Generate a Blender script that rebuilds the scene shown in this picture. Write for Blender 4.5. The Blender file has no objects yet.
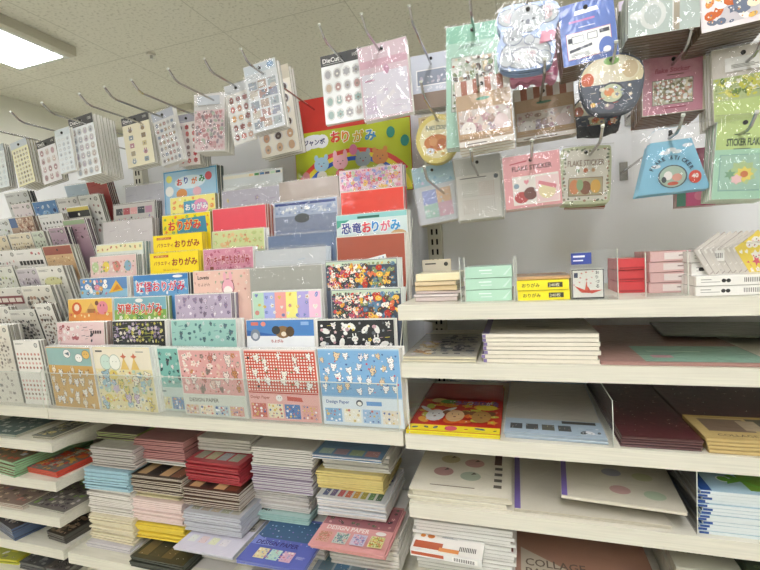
import bpy, math, random
from mathutils import Vector, Matrix
R=math.radians
COL=bpy.context.scene.collection
# ---------------------------------------------------------------- camera
F=430.0; EYE=Vector((0,-0.735,1.45))
AX=Vector((0.95248884,-0.03830558,-0.30215509)); AY=Vector((0.29863895,-0.07742491,0.95122035)); AZ=Vector((-0.05983138,-0.99626205,-0.06230683))
# AX/AY/AZ: the world axes seen from the camera (x right, y down, z forward)
cam_d=bpy.data.cameras.new('camera'); cam=bpy.data.objects.new('camera',cam_d); COL.objects.link(cam)
cam_d.sensor_width=36; cam_d.lens=36*F/760; cam_d.clip_start=.02
right=Vector((AX[0],AY[0],AZ[0])); down=Vector((AX[1],AY[1],AZ[1])); fwd=Vector((AX[2],AY[2],AZ[2]))
m=Matrix((right,-down,-fwd)).transposed().to_4x4(); m.translation=EYE; cam.matrix_world=m
bpy.context.scene.camera=cam
def at(px,py,Y=None,X=None,Z=None):
    d=right*(px-380)+down*(py-285)+fwd*F
    t=(Y-EYE.y)/d.y if Y is not None else (X-EYE.x)/d.x if X is not None else (Z-EYE.z)/d.z
    return EYE+d*t
# ---------------------------------------------------------------- world, exposure
sc=bpy.context.scene
w=bpy.data.worlds.new('world'); sc.world=w; w.use_nodes=True
w.node_tree.nodes['Background'].inputs[0].default_value=(.9,.95,1,1); w.node_tree.nodes['Background'].inputs[1].default_value=.06
sc.view_settings.view_transform='Standard'; sc.view_settings.look='None'; sc.view_settings.gamma=1; sc.view_settings.exposure=0.32
try: sc.view_settings.use_curve_mapping=False
except Exception: pass
sc.cycles.transparent_max_bounces=24; sc.cycles.max_bounces=8; sc.cycles.diffuse_bounces=5; sc.cycles.caustics_reflective=False; sc.cycles.caustics_refractive=False
LIGHT_STRENGTH=14.0
# ---------------------------------------------------------------- helpers
def lin(c):
    if isinstance(c,str):
        c=c.lstrip('#'); c=[int(c[i:i+2],16) for i in (0,2,4)]
    return tuple(((v/255)/12.92 if v/255<=.04045 else ((v/255+.055)/1.055)**2.4) for v in c)+(1,)
def nodes(name):
    mt=bpy.data.materials.new(name); mt.use_nodes=True; nt=mt.node_tree; b=nt.nodes['Principled BSDF']
    return mt,nt,b
def L(nt,a,b): nt.links.new(a,b)
def print_mat(name,rough,coat=0,bump=0,scale=60,spec=.4):
    mt,nt,b=nodes(name); a=nt.nodes.new('ShaderNodeVertexColor'); a.layer_name='Col'
    tc=nt.nodes.new('ShaderNodeTexCoord'); n=nt.nodes.new('ShaderNodeTexNoise'); n.inputs['Scale'].default_value=35; L(nt,tc.outputs['Object'],n.inputs['Vector'])
    hs=nt.nodes.new('ShaderNodeHueSaturation'); mr=nt.nodes.new('ShaderNodeMapRange'); mr.inputs[3].default_value=.94; mr.inputs[4].default_value=1.05
    L(nt,n.outputs[0],mr.inputs[0]); L(nt,mr.outputs[0],hs.inputs['Value']); L(nt,a.outputs[0],hs.inputs['Color']); L(nt,hs.outputs[0],b.inputs['Base Color'])
    b.inputs['Roughness'].default_value=rough; b.inputs['Specular IOR Level'].default_value=spec; b.inputs['Coat Weight'].default_value=coat; b.inputs['Coat Roughness'].default_value=.12
    if bump:
        n2=nt.nodes.new('ShaderNodeTexNoise'); n2.inputs['Scale'].default_value=scale; n2.inputs['Distortion'].default_value=4; L(nt,tc.outputs['Object'],n2.inputs['Vector'])
        bp=nt.nodes.new('ShaderNodeBump'); bp.inputs['Strength'].default_value=bump; bp.inputs['Distance'].default_value=.004; L(nt,n2.outputs[0],bp.inputs['Height'])
        L(nt,bp.outputs[0],b.inputs['Coat Normal'])
    return mt
def film_mat(name,tint=(1,1,1,1),base=.06,bump=.8,scale=25,gmax=.75,rough=.12,milk=.05,milkc=(.85,.88,.9,1),dist=2):
    mt,nt,b=nodes(name); nt.nodes.remove(b); out=nt.nodes['Material Output']
    tr=nt.nodes.new('ShaderNodeBsdfTransparent'); tr.inputs[0].default_value=tint
    gl=nt.nodes.new('ShaderNodeBsdfGlossy'); gl.inputs['Roughness'].default_value=rough
    df=nt.nodes.new('ShaderNodeBsdfDiffuse'); df.inputs[0].default_value=milkc
    tc=nt.nodes.new('ShaderNodeTexCoord'); n=nt.nodes.new('ShaderNodeTexNoise'); n.inputs['Scale'].default_value=scale; n.inputs['Distortion'].default_value=dist; L(nt,tc.outputs['Object'],n.inputs['Vector'])
    bp=nt.nodes.new('ShaderNodeBump'); bp.inputs['Strength'].default_value=bump; bp.inputs['Distance'].default_value=.01; L(nt,n.outputs[0],bp.inputs['Height']); L(nt,bp.outputs[0],gl.inputs['Normal'])
    lw=nt.nodes.new('ShaderNodeLayerWeight'); lw.inputs[0].default_value=.35; L(nt,bp.outputs[0],lw.inputs['Normal'])
    mr=nt.nodes.new('ShaderNodeMapRange'); mr.inputs[3].default_value=base; mr.inputs[4].default_value=gmax; L(nt,lw.outputs['Fresnel'],mr.inputs[0])
    m0=nt.nodes.new('ShaderNodeMixShader'); m0.inputs[0].default_value=milk; L(nt,tr.outputs[0],m0.inputs[1]); L(nt,df.outputs[0],m0.inputs[2])
    m1=nt.nodes.new('ShaderNodeMixShader'); L(nt,mr.outputs[0],m1.inputs[0]); L(nt,m0.outputs[0],m1.inputs[1]); L(nt,gl.outputs[0],m1.inputs[2]); L(nt,m1.outputs[0],out.inputs[0])
    return mt
def plain(name,c,rough=.5,metal=0,noise=None,amt=.05,bump=0,stretch=(1,1,1)):
    mt,nt,b=nodes(name); c=lin(c); b.inputs['Roughness'].default_value=rough; b.inputs['Metallic'].default_value=metal
    tc=nt.nodes.new('ShaderNodeTexCoord'); mp=nt.nodes.new('ShaderNodeMapping'); mp.inputs['Scale'].default_value=stretch
    n=nt.nodes.new('ShaderNodeTexNoise'); n.inputs['Scale'].default_value=noise or 20; n.inputs['Detail'].default_value=4
    L(nt,tc.outputs['Object'],mp.inputs[0]); L(nt,mp.outputs[0],n.inputs['Vector'])
    mx=nt.nodes.new('ShaderNodeMix'); mx.data_type='RGBA'; mx.inputs[6].default_value=tuple(max(0,v*(1-amt*2)) for v in c[:3])+(1,); mx.inputs[7].default_value=tuple(min(1,v*(1+amt*2)) for v in c[:3])+(1,)
    L(nt,n.outputs[0],mx.inputs[0]); L(nt,mx.outputs[2],b.inputs['Base Color'])
    if bump:
        bp=nt.nodes.new('ShaderNodeBump'); bp.inputs['Strength'].default_value=bump; bp.inputs['Distance'].default_value=.003; L(nt,n.outputs[0],bp.inputs['Height']); L(nt,bp.outputs[0],b.inputs['Normal'])
    return mt
PAPER=print_mat('printed_paper',.55)
GLOSS=print_mat('wrapped_print',.45,coat=.7,bump=.5,scale=13)
FILM=film_mat('clear_film',base=.03,gmax=.3,rough=.1)
BAG=film_mat('crinkled_clear_bag',base=.035,gmax=.42,bump=1.0,scale=7,milk=.025,rough=.10,dist=5)
MILKY=film_mat('stacked_clear_film',base=.10,bump=.9,scale=12,milk=.45,milkc=(.62,.63,.6,1))
ACRYL=film_mat('clear_acrylic',tint=(.97,.98,.98,1),base=.02,bump=0.05,scale=3,gmax=.14,rough=.06,milk=.015)
DARKREFL=film_mat('dark_reflection_acrylic',tint=(.5,.5,.5,1),base=.05,bump=.05,scale=3,gmax=.3,rough=.1,milk=.35,milkc=(.12,.12,.12,1))  # dark grey reflection on a clear divider, put into tint and diffuse colour
ACEDGE=plain('acrylic_edge','d8dcd2',.25)
SHELF=plain('pale_wood_laminate','d9d6c6',.5,noise=9,amt=.10,stretch=(1,14,40))
PANEL=plain('grey_back_panel','e6e8ea',.55,noise=3,amt=.03)
UPR=plain('cream_steel_upright','d2cfc0',.4,noise=8,amt=.02)
DARK=plain('dark_slot','1c1b19',.8,noise=8)
CHROME=plain('chrome_wire','b9b9b8',.22,1,noise=30,amt=.05)
class MB:
    def __init__(s): s.v=[];s.f=[];s.c=[]
    def face(s,pts,c):
        i=len(s.v); s.v+=[tuple(p) for p in pts]; s.f.append(tuple(range(i,i+len(pts)))); s.c.append(c)
    def mesh(s,vs,fs,c):
        i=len(s.v); s.v+=[tuple(p) for p in vs]
        for f in fs: s.f.append(tuple(i+k for k in f)); s.c.append(c)
    def box(s,x0,x1,y0,y1,z0,z1,c,top=None,front=None,side=None,bottom=None):
        P=[(x0,y0,z0),(x1,y0,z0),(x1,y1,z0),(x0,y1,z0),(x0,y0,z1),(x1,y0,z1),(x1,y1,z1),(x0,y1,z1)]
        i=len(s.v); s.v+=P
        for f,cc in (((0,3,2,1),bottom or c),((4,5,6,7),top or c),((0,1,5,4),front or c),((2,3,7,6),c),((1,2,6,5),side or c),((3,0,4,7),side or c)):
            s.f.append(tuple(i+k for k in f)); s.c.append(cc)
    def tube(s,pts,r,c,n=8):
        rings=[]; pts=[Vector(p) for p in pts]
        for k,p in enumerate(pts):
            t=(pts[min(k+1,len(pts)-1)]-pts[max(k-1,0)]).normalized()
            a=t.orthogonal().normalized() if abs(t.x)>.9 else t.cross(Vector((1,0,0))).normalized(); b=t.cross(a)
            rings.append([p+(a*math.cos(2*math.pi*j/n)+b*math.sin(2*math.pi*j/n))*r for j in range(n)])
        vs=[q for rg in rings for q in rg]; fs=[]
        for k in range(len(rings)-1):
            for j in range(n): fs.append((k*n+j,k*n+(j+1)%n,(k+1)*n+(j+1)%n,(k+1)*n+j))
        fs.append(tuple(range(n))[::-1]); fs.append(tuple((len(rings)-1)*n+j for j in range(n)))
        s.mesh(vs,fs,c)
    def build(s,name,mat=None,parent=None,mats=None):
        me=bpy.data.meshes.new(name); me.from_pydata(s.v,[],s.f); me.update()
        ca=me.color_attributes.new('Col','BYTE_COLOR','CORNER'); buf=[]
        for f,c in zip(s.f,s.c):
            cc=lin(c) if not (isinstance(c,tuple) and len(c)==4) else c
            buf+=list(cc)*len(f)
        ca.data.foreach_set('color',buf)
        me.materials.append(mat or PAPER)
        o=bpy.data.objects.new(name,me); COL.objects.link(o)
        if parent: o.parent=parent
        return o
def tag(o,label=None,cat=None,group=None,kind=None):
    if label: o['label']=label
    if cat: o['category']=cat
    if group: o['group']=group
    if kind: o['kind']=kind
    return o
STOP={'and','with','of','the','a','in','on','under','behind','beside','its','to','at','from','over','between','one','two','slipped','plain','hanging'}
def short(l,n=11):
    w=l.replace(',','').split()[:n]
    while w and w[-1] in STOP: w.pop()
    return ' '.join(w)
def dup(o,loc,label=None,group=None,rot=None,parts=True):
    c=o.copy(); COL.objects.link(c); c.location=loc
    if rot: c.rotation_euler=rot
    if label: c['label']=label
    if group: c['group']=group
    for ch in (o.children if parts else ()):
        d=ch.copy(); COL.objects.link(d); d.parent=c
        for g in ch.children:
            e=g.copy(); COL.objects.link(e); e.parent=d
    return c
_T={}
def textgeo(s,bold):
    k=(s,bold)
    if k in _T: return _T[k]
    cu=bpy.data.curves.new('t','FONT'); cu.body=s; cu.resolution_u=2; cu.offset=bold; cu.align_x='LEFT'
    o=bpy.data.objects.new('t',cu); COL.objects.link(o); dg=bpy.context.evaluated_depsgraph_get(); dg.update()
    me=bpy.data.meshes.new_from_object(o.evaluated_get(dg))
    vs=[(v.co.x,v.co.y) for v in me.vertices]; fs=[tuple(p.vertices) for p in me.polygons]
    bpy.data.objects.remove(o); bpy.data.curves.remove(cu); bpy.data.meshes.remove(me)
    if not vs: vs=[(0,0),(1,0),(1,1)];fs=[]
    x0=min(v[0] for v in vs);x1=max(v[0] for v in vs);y0=min(v[1] for v in vs);y1=max(v[1] for v in vs)
    vs=[((a-x0)/(x1-x0),(b-y0)/(y1-y0)) for a,b in vs]
    _T[k]=(vs,fs,(x1-x0)/(y1-y0)); return _T[k]
class Art:
    """prints on a flat face: x right, y up, metres"""
    def __init__(s,mb,O,U,V,w,h,seed=0):
        s.mb=mb;s.O=Vector(O);s.U=Vector(U);s.V=Vector(V);s.N=s.U.cross(s.V);s.w=w;s.h=h;s.k=1;s.rd=random.Random(seed)
    def P(s,x,y): return s.O+s.U*x+s.V*y+s.N*(.00006*s.k)
    def nx(s): s.k+=1
    def poly(s,pts,c): s.mb.face([s.P(*p) for p in pts],c)
    def r(s,x0,y0,x1,y1,c): s.nx(); s.poly([(x0,y0),(x1,y0),(x1,y1),(x0,y1)],c)
    def el(s,x,y,a,b,c,n=12,rot=0,new=True):
        if new: s.nx()
        ca,sa=math.cos(rot),math.sin(rot)
        s.poly([(x+a*math.cos(t)*ca-b*math.sin(t)*sa,y+a*math.cos(t)*sa+b*math.sin(t)*ca) for t in [2*math.pi*i/n for i in range(n)]],c)
    def pg(s,pts,c): s.nx(); s.poly(pts,c)
    def star(s,x,y,r,c,n=5,inner=.45,rot=0):
        s.poly([(x+(r if i%2==0 else r*inner)*math.sin(rot+math.pi*i/n),y+(r if i%2==0 else r*inner)*math.cos(rot+math.pi*i/n)) for i in range(2*n)],c)
    def heart(s,x,y,r,c):
        s.poly([(x,y-r),(x+r*.9,y+.1*r),(x+r*.75,y+.75*r),(x+.3*r,y+.8*r),(x,y+.4*r),(x-.3*r,y+.8*r),(x-.75*r,y+.75*r),(x-r*.9,y+.1*r)],c)
    def ring(s,x0,y0,x1,y1,t,c):
        s.nx()
        for a in ((x0,y0,x1,y0+t),(x0,y1-t,x1,y1),(x0,y0+t,x0+t,y1-t),(x1-t,y0+t,x1,y1-t)): s.poly([(a[0],a[1]),(a[2],a[1]),(a[2],a[3]),(a[0],a[3])],c)
    def t(s,txt,x,y,hh,c,maxw=None,bold=.0,slant=0,outline=None,rot=0):
        bold=min(bold,.02 if any(ord(q)>0x4e00 for q in txt) else .034)
        vs,fs,asp=textgeo(txt,bold); ww=hh*asp
        if maxw and ww>maxw: ww=maxw
        if outline:
            v2,f2,_=textgeo(txt,bold+.045); s.nx(); g=hh*.07
            s.mb.mesh([s.P(x-g+a*(ww+2*g)+slant*b,y-g+b*(hh+2*g)) for a,b in v2],f2,outline)
        ca,sa=math.cos(rot),math.sin(rot); s.nx(); s.mb.mesh([s.P(x+(a*ww+slant*b)*ca-b*hh*sa,y+(a*ww)*sa+b*hh*ca) for a,b in vs],fs,c)
        return ww
    def lines(s,x,y,w,n,c,hh=.0008,gap=.002):
        s.nx()
        for i in range(n):
            ww=w*s.rd.uniform(.6,1); yy=y-i*gap; s.poly([(x,yy),(x+ww,yy),(x+ww,yy+hh),(x,yy+hh)],c)
    def scat(s,x0,y0,x1,y1,cols,n,sz,kinds='fhsc',jit=True):
        """loose scatter over a jittered grid"""
        s.nx(); A=(x1-x0)*(y1-y0); st=math.sqrt(A/max(n,1)); nxn=max(1,round((x1-x0)/st)); nyn=max(1,round((y1-y0)/st))
        for i in range(nxn):
            for j in range(nyn):
                x=x0+(i+.5+(s.rd.uniform(-.3,.3) if jit else 0))*(x1-x0)/nxn; y=y0+(j+.5+(s.rd.uniform(-.3,.3) if jit else 0))*(y1-y0)/nyn
                q=sz*s.rd.uniform(.7,1.2); q=min(q,x-x0,x1-x,y-y0,y1-y) if True else q
                if q<sz*.25: continue
                c=s.rd.choice(cols); k=s.rd.choice(kinds); s.k+= (i+j)%3*.3
                if k=='c': s.el(x,y,q,q*s.rd.uniform(.75,1),c,9,new=False)
                elif k=='a': s.animal(x,y,q,c)
                elif k=='f':
                    s.star(x,y,q,c,5,.62,s.rd.random()); s.k+=.4; s.el(x,y,q*.3,q*.3,s.rd.choice(cols),6,new=False); s.k-=.4
                elif k=='h': s.heart(x,y,q,c)
                elif k=='s': s.star(x,y,q,c,5,.42,s.rd.random())
                elif k=='o': s.el(x,y,q,q*.6,c,9,s.rd.random()*3,new=False)
                elif k=='r': s.poly([(x-q,y-q*.7),(x+q,y-q*.7),(x+q,y+q*.7),(x-q,y+q*.7)],c)
                elif k=='b': # bunny-like blob: plain head with two ears
                    s.el(x,y-q*.2,q*.75,q*.6,c,9,new=False); s.el(x-q*.35,y+q*.55,q*.18,q*.45,c,6,new=False); s.el(x+q*.35,y+q*.55,q*.18,q*.45,c,6,new=False)
                elif k=='l': s.poly([(x-q,y-q*.1),(x+q,y+.1*q),(x+q,y+q*.3),(x-q,y+q*.1)],c)
                elif k=='t': s.poly([(x-q,y-q*.7),(x+q,y-q*.7),(x,y+q)],c)
                if q>.0032 and k in 'cofh':
                    s.k+=.5
                    for _ in range(3):
                        u=s.rd.uniform(-.5,.5)*q;v_=s.rd.uniform(-.4,.4)*q;e=q*.17; s.poly([(x+u-e,y+v_),(x+u,y+v_-e),(x+u+e,y+v_),(x+u,y+v_+e)],s.rd.choice(cols+['5a5652','f4f2ec']))
                s.k=round(s.k)
        s.nx()
    def animal(s,x,y,q,c,o='4a4a50'):
        ear=s.rd.choice(((.5,.75,.22,.22),(.35,.95,.14,.42),(.62,.6,.3,.2))); k0=s.k; t=s.rd.uniform(-.35,.35)
        def E(u,v,a,b,cc,n=10):
            X=u*math.cos(t)-v*math.sin(t);Y=u*math.sin(t)+v*math.cos(t); s.el(x+X*q,y+Y*q,a*q,b*q,cc,n,t,new=False)
        for sg in (-1,1): E(sg*ear[0],ear[1],ear[2]*1.3,ear[3]*1.2,o,8)
        E(0,0,.9,.75,o,14); E(0,-.95,.5,.42,o,10); s.k+=.5
        for sg in (-1,1): E(sg*ear[0],ear[1],ear[2],ear[3],c,8)
        E(0,-.95,.4,.33,c,10); E(0,0,.8,.65,c,14); s.k+=.5
        for sg in (-1,1): E(sg*.32,.02,.09,.11,'33302e',6); E(sg*.5,-.2,.13,.09,'e8a8a4',6)
        E(0,-.15,.08,.06,'7a5a50',6); s.k=k0
    def tiles(s,x0,y0,x1,y1,nx,ny,cols,gap=.0015,pat=True,frame=None):
        s.nx(); dx=(x1-x0)/nx; dy=(y1-y0)/ny; cells=[]
        for i in range(nx):
            for j in range(ny):
                a=(x0+i*dx+gap,y0+j*dy+gap,x0+(i+1)*dx-gap,y0+(j+1)*dy-gap); s.poly([(a[0],a[1]),(a[2],a[1]),(a[2],a[3]),(a[0],a[3])],cols[(i+j*nx)%len(cols)]); cells.append(a)
        if pat:
            s.nx()
            for a in cells:
                for _ in range(6):
                    x=s.rd.uniform(a[0]+.001,a[2]-.001); y=s.rd.uniform(a[1]+.001,a[3]-.001); q=.0009
                    s.poly([(x-q,y),(x,y-q),(x+q,y),(x,y+q)],s.rd.choice(['ffffff','6a6a72','e8d8b0','c08070']))
        s.nx()
    def check(s,x0,y0,x1,y1,q,c1,c2):
        s.r(x0,y0,x1,y1,c1); s.nx(); n=int((x1-x0)/q/2); k=int((y1-y0)/q/2)
        for i in range(n):
            for j in range(k):
                x=x0+q*.5+i*2*q; y=y0+q*.5+j*2*q; s.poly([(x,y),(x+q*1.05,y),(x+q*1.05,y+q*1.05),(x,y+q*1.05)],c2)
        s.nx()
    def stripes(s,x0,y0,x1,y1,n,c):
        s.nx(); d=(x1-x0)/n
        for i in range(0,n,2): s.poly([(x0+i*d,y0),(x0+(i+1)*d,y0),(x0+(i+1)*d,y1),(x0+i*d,y1)],c)
def item(name,label,cat,w,d,h,loc,col='f0efe8',front=None,top=None,fart=None,tart=None,mat=None,rot=(0,0,0),group=None,side=None,seed=1,bottom=None,body=True,round_=0):
    """box-like paper goods: x centred, front face at y=0, base at z=0"""
    mb=MB(); 
    if body:
        e=min(.0012,d*.3,h*.3,w*.1); x0,x1=-w/2,w/2
        C=(front or col,side or col,top or col,bottom or col)
        # softened box: inset front and back faces
        def ring(y,i): return [(x0+i,y,i),(x1-i,y,i),(x1-i,y,h-i),(x0+i,y,h-i)]
        a=ring(0,e);b=ring(e,0);c=ring(d-e,0);g=ring(d,e)
        mb.face(a,C[0]); mb.face(g[::-1],col)
        for A,B in ((a,b),(b,c),(c,g)):
            for k in range(4):
                k2=(k+1)%4; cc=(C[3],C[1],C[2],C[1])[k]; mb.face([A[k],B[k],B[k2],A[k2]],cc)
    o=mb.build(name,mat or PAPER); o.location=loc; o.rotation_euler=rot
    if fart:
        cb=MB(); cb.box(-w/2+.0003,w/2-.0003,-.0005,-.00005,.0003,h-.0003,front or col)
        A=Art(cb,(-w/2,-.0005,0),(1,0,0),(0,0,1),w,h,seed); fart(A); cb.build('cover_sheet' if not tart else 'front_label',mat or PAPER,o)
    if tart:
        cb=MB(); cb.box(-w/2-.0004,w/2+.0004,-.0005,d,h+.00005,h+.0005,top or col,front=front or side or col)
        A=Art(cb,(-w/2,0,h+.0005),(1,0,0),(0,1,0),w,d,seed); tart(A); cb.build('cover',mat or PAPER,o)
        eb=MB(); eb.box(-w/2-.0006,w/2+.0006,d-.006,d+.0004,-.0,h+.0009,side or col); eb.build('binding',PAPER,o)
    return tag(o,label,cat,group)
def child_box(name,parent,x0,x1,y0,y1,z0,z1,c,mat):
    mb=MB(); mb.box(x0,x1,y0,y1,z0,z1,c); return mb.build(name,mat,parent)
def struct(name,x0,x1,y0,y1,z0,z1,mat):
    mb=MB(); mb.box(x0,x1,y0,y1,z0,z1,'ffffff'); o=mb.build(name,mat); o['kind']='structure'; return o
# ---------------------------------------------------------------- room
CZ=2.6
def ceiling_mat():
    mt,nt,b=nodes('ceiling_tile'); tc=nt.nodes.new('ShaderNodeTexCoord'); sp=nt.nodes.new('ShaderNodeSeparateXYZ'); L(nt,tc.outputs['Object'],sp.inputs[0])
    def seam(axis,off,per):
        a=nt.nodes.new('ShaderNodeMath');a.operation='SUBTRACT';a.inputs[1].default_value=off;L(nt,sp.outputs[axis],a.inputs[0])
        p=nt.nodes.new('ShaderNodeMath');p.operation='PINGPONG';p.inputs[1].default_value=per/2;L(nt,a.outputs[0],p.inputs[0])
        g=nt.nodes.new('ShaderNodeMath');g.operation='LESS_THAN';g.inputs[1].default_value=.0022;L(nt,p.outputs[0],g.inputs[0]); return g
    g1=seam('X',-1.32,.64); g2=seam('Y',1.14,.96)
    mx=nt.nodes.new('ShaderNodeMath');mx.operation='MAXIMUM';L(nt,g1.outputs[0],mx.inputs[0]);L(nt,g2.outputs[0],mx.inputs[1])
    n=nt.nodes.new('ShaderNodeTexNoise');n.inputs['Scale'].default_value=75;n.inputs['Detail'].default_value=3;L(nt,tc.outputs['Object'],n.inputs['Vector'])
    cr=nt.nodes.new('ShaderNodeValToRGB');cr.color_ramp.elements[0].position=.30;cr.color_ramp.elements[0].color=lin('bdbba9');cr.color_ramp.elements[1].position=.47;cr.color_ramp.elements[1].color=lin('d9d7c7');L(nt,n.outputs[0],cr.inputs[0])
    mi=nt.nodes.new('ShaderNodeMix');mi.data_type='RGBA';mi.inputs[7].default_value=lin('b9b7a6');L(nt,mx.outputs[0],mi.inputs[0]);L(nt,cr.outputs[0],mi.inputs[6]);L(nt,mi.outputs[2],b.inputs['Base Color'])
    b.inputs['Roughness'].default_value=.9; bp=nt.nodes.new('ShaderNodeBump');bp.inputs['Strength'].default_value=.25;bp.inputs['Distance'].default_value=.002;L(nt,n.outputs[0],bp.inputs['Height']);L(nt,bp.outputs[0],b.inputs['Normal'])
    return mt
WALL=plain('painted_wall','e0e0d2',.8,noise=5,amt=.02)
FLOOR=plain('vinyl_floor','d9d6cc',.35,noise=4,amt=.06)
struct('ceiling',-3,3.4,-3.4,4.5,CZ,CZ+.05,ceiling_mat())
struct('floor',-3,3.4,-3.4,4.5,-.05,0,FLOOR)
struct('wall_left',-3.05,-3,-3.4,4.5,0,CZ,WALL); struct('wall_right',3.4,3.45,-3.4,4.5,0,CZ,WALL)
struct('wall_back',-3,3.4,4.5,4.55,0,CZ,WALL); struct('wall_front',-3,3.4,-3.45,-3.4,0,CZ,WALL)
# ceiling lights
HOUS=plain('light_housing','c6c3b2',.5,noise=6,amt=.02)
mt,nt,b=nodes('lit_diffuser'); b.inputs['Emission Color'].default_value=(.97,.955,1,1); b.inputs['Emission Strength'].default_value=LIGHT_STRENGTH; b.inputs['Base Color'].default_value=(.8,.8,.8,1); LIT=mt
def ceiling_light(x0,x1,y0,y1,label):
    mb=MB(); zb=CZ-.055; i=.018
    P=lambda x,y,z:(x,y,z)
    o=[(x0,y0),(x1,y0),(x1,y1),(x0,y1)]; n=[(x0+i,y0+i),(x1-i,y0+i),(x1-i,y1-i),(x0+i,y1-i)]
    mb.face([(a,b_,CZ-.001) for a,b_ in o],'ffffff')
    for k in range(4):
        k2=(k+1)%4; mb.face([(*o[k],CZ-.001),(*o[k2],CZ-.001),(*o[k2],zb+.012),(*o[k],zb+.012)],'fff')if False else mb.face([(*o[k],CZ-.001),(*o[k2],CZ-.001),(*o[k2],zb+.01),(*o[k],zb+.01)],'ffffff')
        mb.face([(*o[k],zb+.01),(*o[k2],zb+.01),(*n[k2],zb),(*n[k],zb)],'ffffff')
    h=mb.build('ceiling_light',HOUS); tag(h,label,'ceiling light')
    d=MB(); j=.04; d.box(x0+j,x1-j,y0+j,y1-j,zb+.004,zb+.03,'ffffff'); d.face([(x0+j,y0+j,zb-.001),(x0+j,y1-j,zb-.001),(x1-j,y1-j,zb-.001),(x1-j,y0+j,zb-.001)],'ffffff'); d.build('diffuser',LIT,h)
    r=MB()
    for k in range(4):
        k2=(k+1)%4; q=[(x0+j,y0+j),(x1-j,y0+j),(x1-j,y1-j),(x0+j,y1-j)]; r.face([(*n[k],zb),(*n[k2],zb),(*q[k2],zb-.001),(*q[k],zb-.001)],'ffffff')
    r.build('inner_rim',ACEDGE,h)
ceiling_light(-2.46,-2.07,-.36,.96,'long white ceiling light glowing at the upper left corner')
for k,(x,y) in enumerate([(-1.6,-2.2),(.1,-2.2),(1.8,-1.6),(.1,-.95),(-2.3,2.4),(.6,2.6)]):
    ceiling_light(x-.2,x+.2,y-.6,y+.6,['ceiling light behind the viewer on the left','ceiling light behind the viewer in the middle','ceiling light behind the viewer on the right','ceiling light over the aisle in front of the shelves','ceiling light beyond the shelving on the left','ceiling light beyond the shelving on the right'][k])
mb=MB(); mb.tube([(0,0,0),(0,0,-.012)],.022,'d8d8d0',14); sp=mb.build('sprinkler_head',UPR); c=at(151,53,Z=CZ); sp.location=(c.x,c.y,CZ-.001); tag(sp,'small round sprinkler head set in the speckled ceiling','sprinkler')
mb=MB(); mb.tube([(0,0,-.012),(0,0,-.03)],.007,'555555',8); mb.build('nozzle',CHROME,sp)
# ---------------------------------------------------------------- shelving
WY=.36
def back_panel(x0,x1,label):
    mb=MB(); mb.box(x0,x1,WY,WY+.03,0,1.885,'ffffff'); o=mb.build('back_panel',PANEL); tag(o,label,'shelving panel'); return o
back_panel(-2.105,-1.106,'grey back panel of the left bay behind the sticker sheets')
back_panel(-1.104,-.206,'grey back panel of the middle bay behind the origami packs')
back_panel(-.204,.95,'grey back panel of the right bay behind the hanging flake stickers')
def upright(x,label):
    mb=MB(); mb.box(-.017,.017,-.012,.012,0,1.885,'ffffff')
    o=mb.build('shelf_upright',UPR); o.location=(x,WY-.0135,0); tag(o,label,'shelf post','steel posts of the shelving')
    s=MB(); z=.1
    while z<1.85:
        for dx in (-.006,.006): s.box(dx-.0023,dx+.0023,-.0128,-.0121,z,z+.014,'000000')
        z+=.025
    s.build('slots',DARK,o)
upright(-1.105,'slotted steel post between the left and middle bays'); upright(-.19,'slotted steel post beside the stack of cream packs'); upright(.93,'slotted steel post at the far right end of shelving')
def shelf(x0,x1,zt,label,t=.027,y0=0.0,y1=WY-.027):
    mb=MB(); mb.box(x0,x1,y0,y1,zt-t,zt,'ffffff'); o=mb.build('shelf_board',SHELF); tag(o,label,'shelf')
    b=MB()
    for xx in (x0+.012,x1-.016):
        b.mesh([(xx,y0+.03,zt-t-.0005),(xx,y1,zt-t-.0005),(xx,y1,zt-t-.05),(xx,y1-.08,zt-t-.045),(xx+.004,y0+.03,zt-t-.0005),(xx+.004,y1,zt-t-.0005),(xx+.004,y1,zt-t-.05),(xx+.004,y1-.08,zt-t-.045)],[(0,1,2,3),(7,6,5,4),(0,4,5,1),(1,5,6,2),(2,6,7,3),(3,7,4,0)],'ffffff')
    b.build('bracket',UPR,o)
ZA,ZB,ZC,ZD,ZE=1.364,1.2605,1.129,1.0,.868
shelf(-.203,.93,ZA,'pale wood shelf carrying the mint and yellow boxes'); shelf(-.203,.93,ZB,'pale wood shelf under the large white pads')
shelf(-.203,.93,ZC,'pale wood shelf under the red and yellow origami book'); shelf(-.203,.93,ZD,'pale wood shelf under the purple edged pads'); shelf(-.203,.93,ZE,'lowest pale shelf on the right under the white book stack')
ZM=1.133
shelf(-1.104,-.207,ZM,'long pale shelf holding the tiered origami packs'); shelf(-2.104,-1.106,ZM,'pale shelf holding the tiered sticker sheets')
ZL=.766
shelf(-1.09,-.207,ZL,'pale shelf under the piles of design paper')
ZS=[1.045,.945,.852,.768,.68]
for z,l in zip(ZS,['upper of the pale shelves with flat sheets at lower left','second pale shelf at lower left holding green and red packs','third pale shelf at lower left holding patterned sheets','fourth pale shelf at lower left holding navy and black sheets','bottom pale shelf at lower left with a yellow sheet']): shelf(-2.104,-1.106,z,l,.025)
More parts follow.
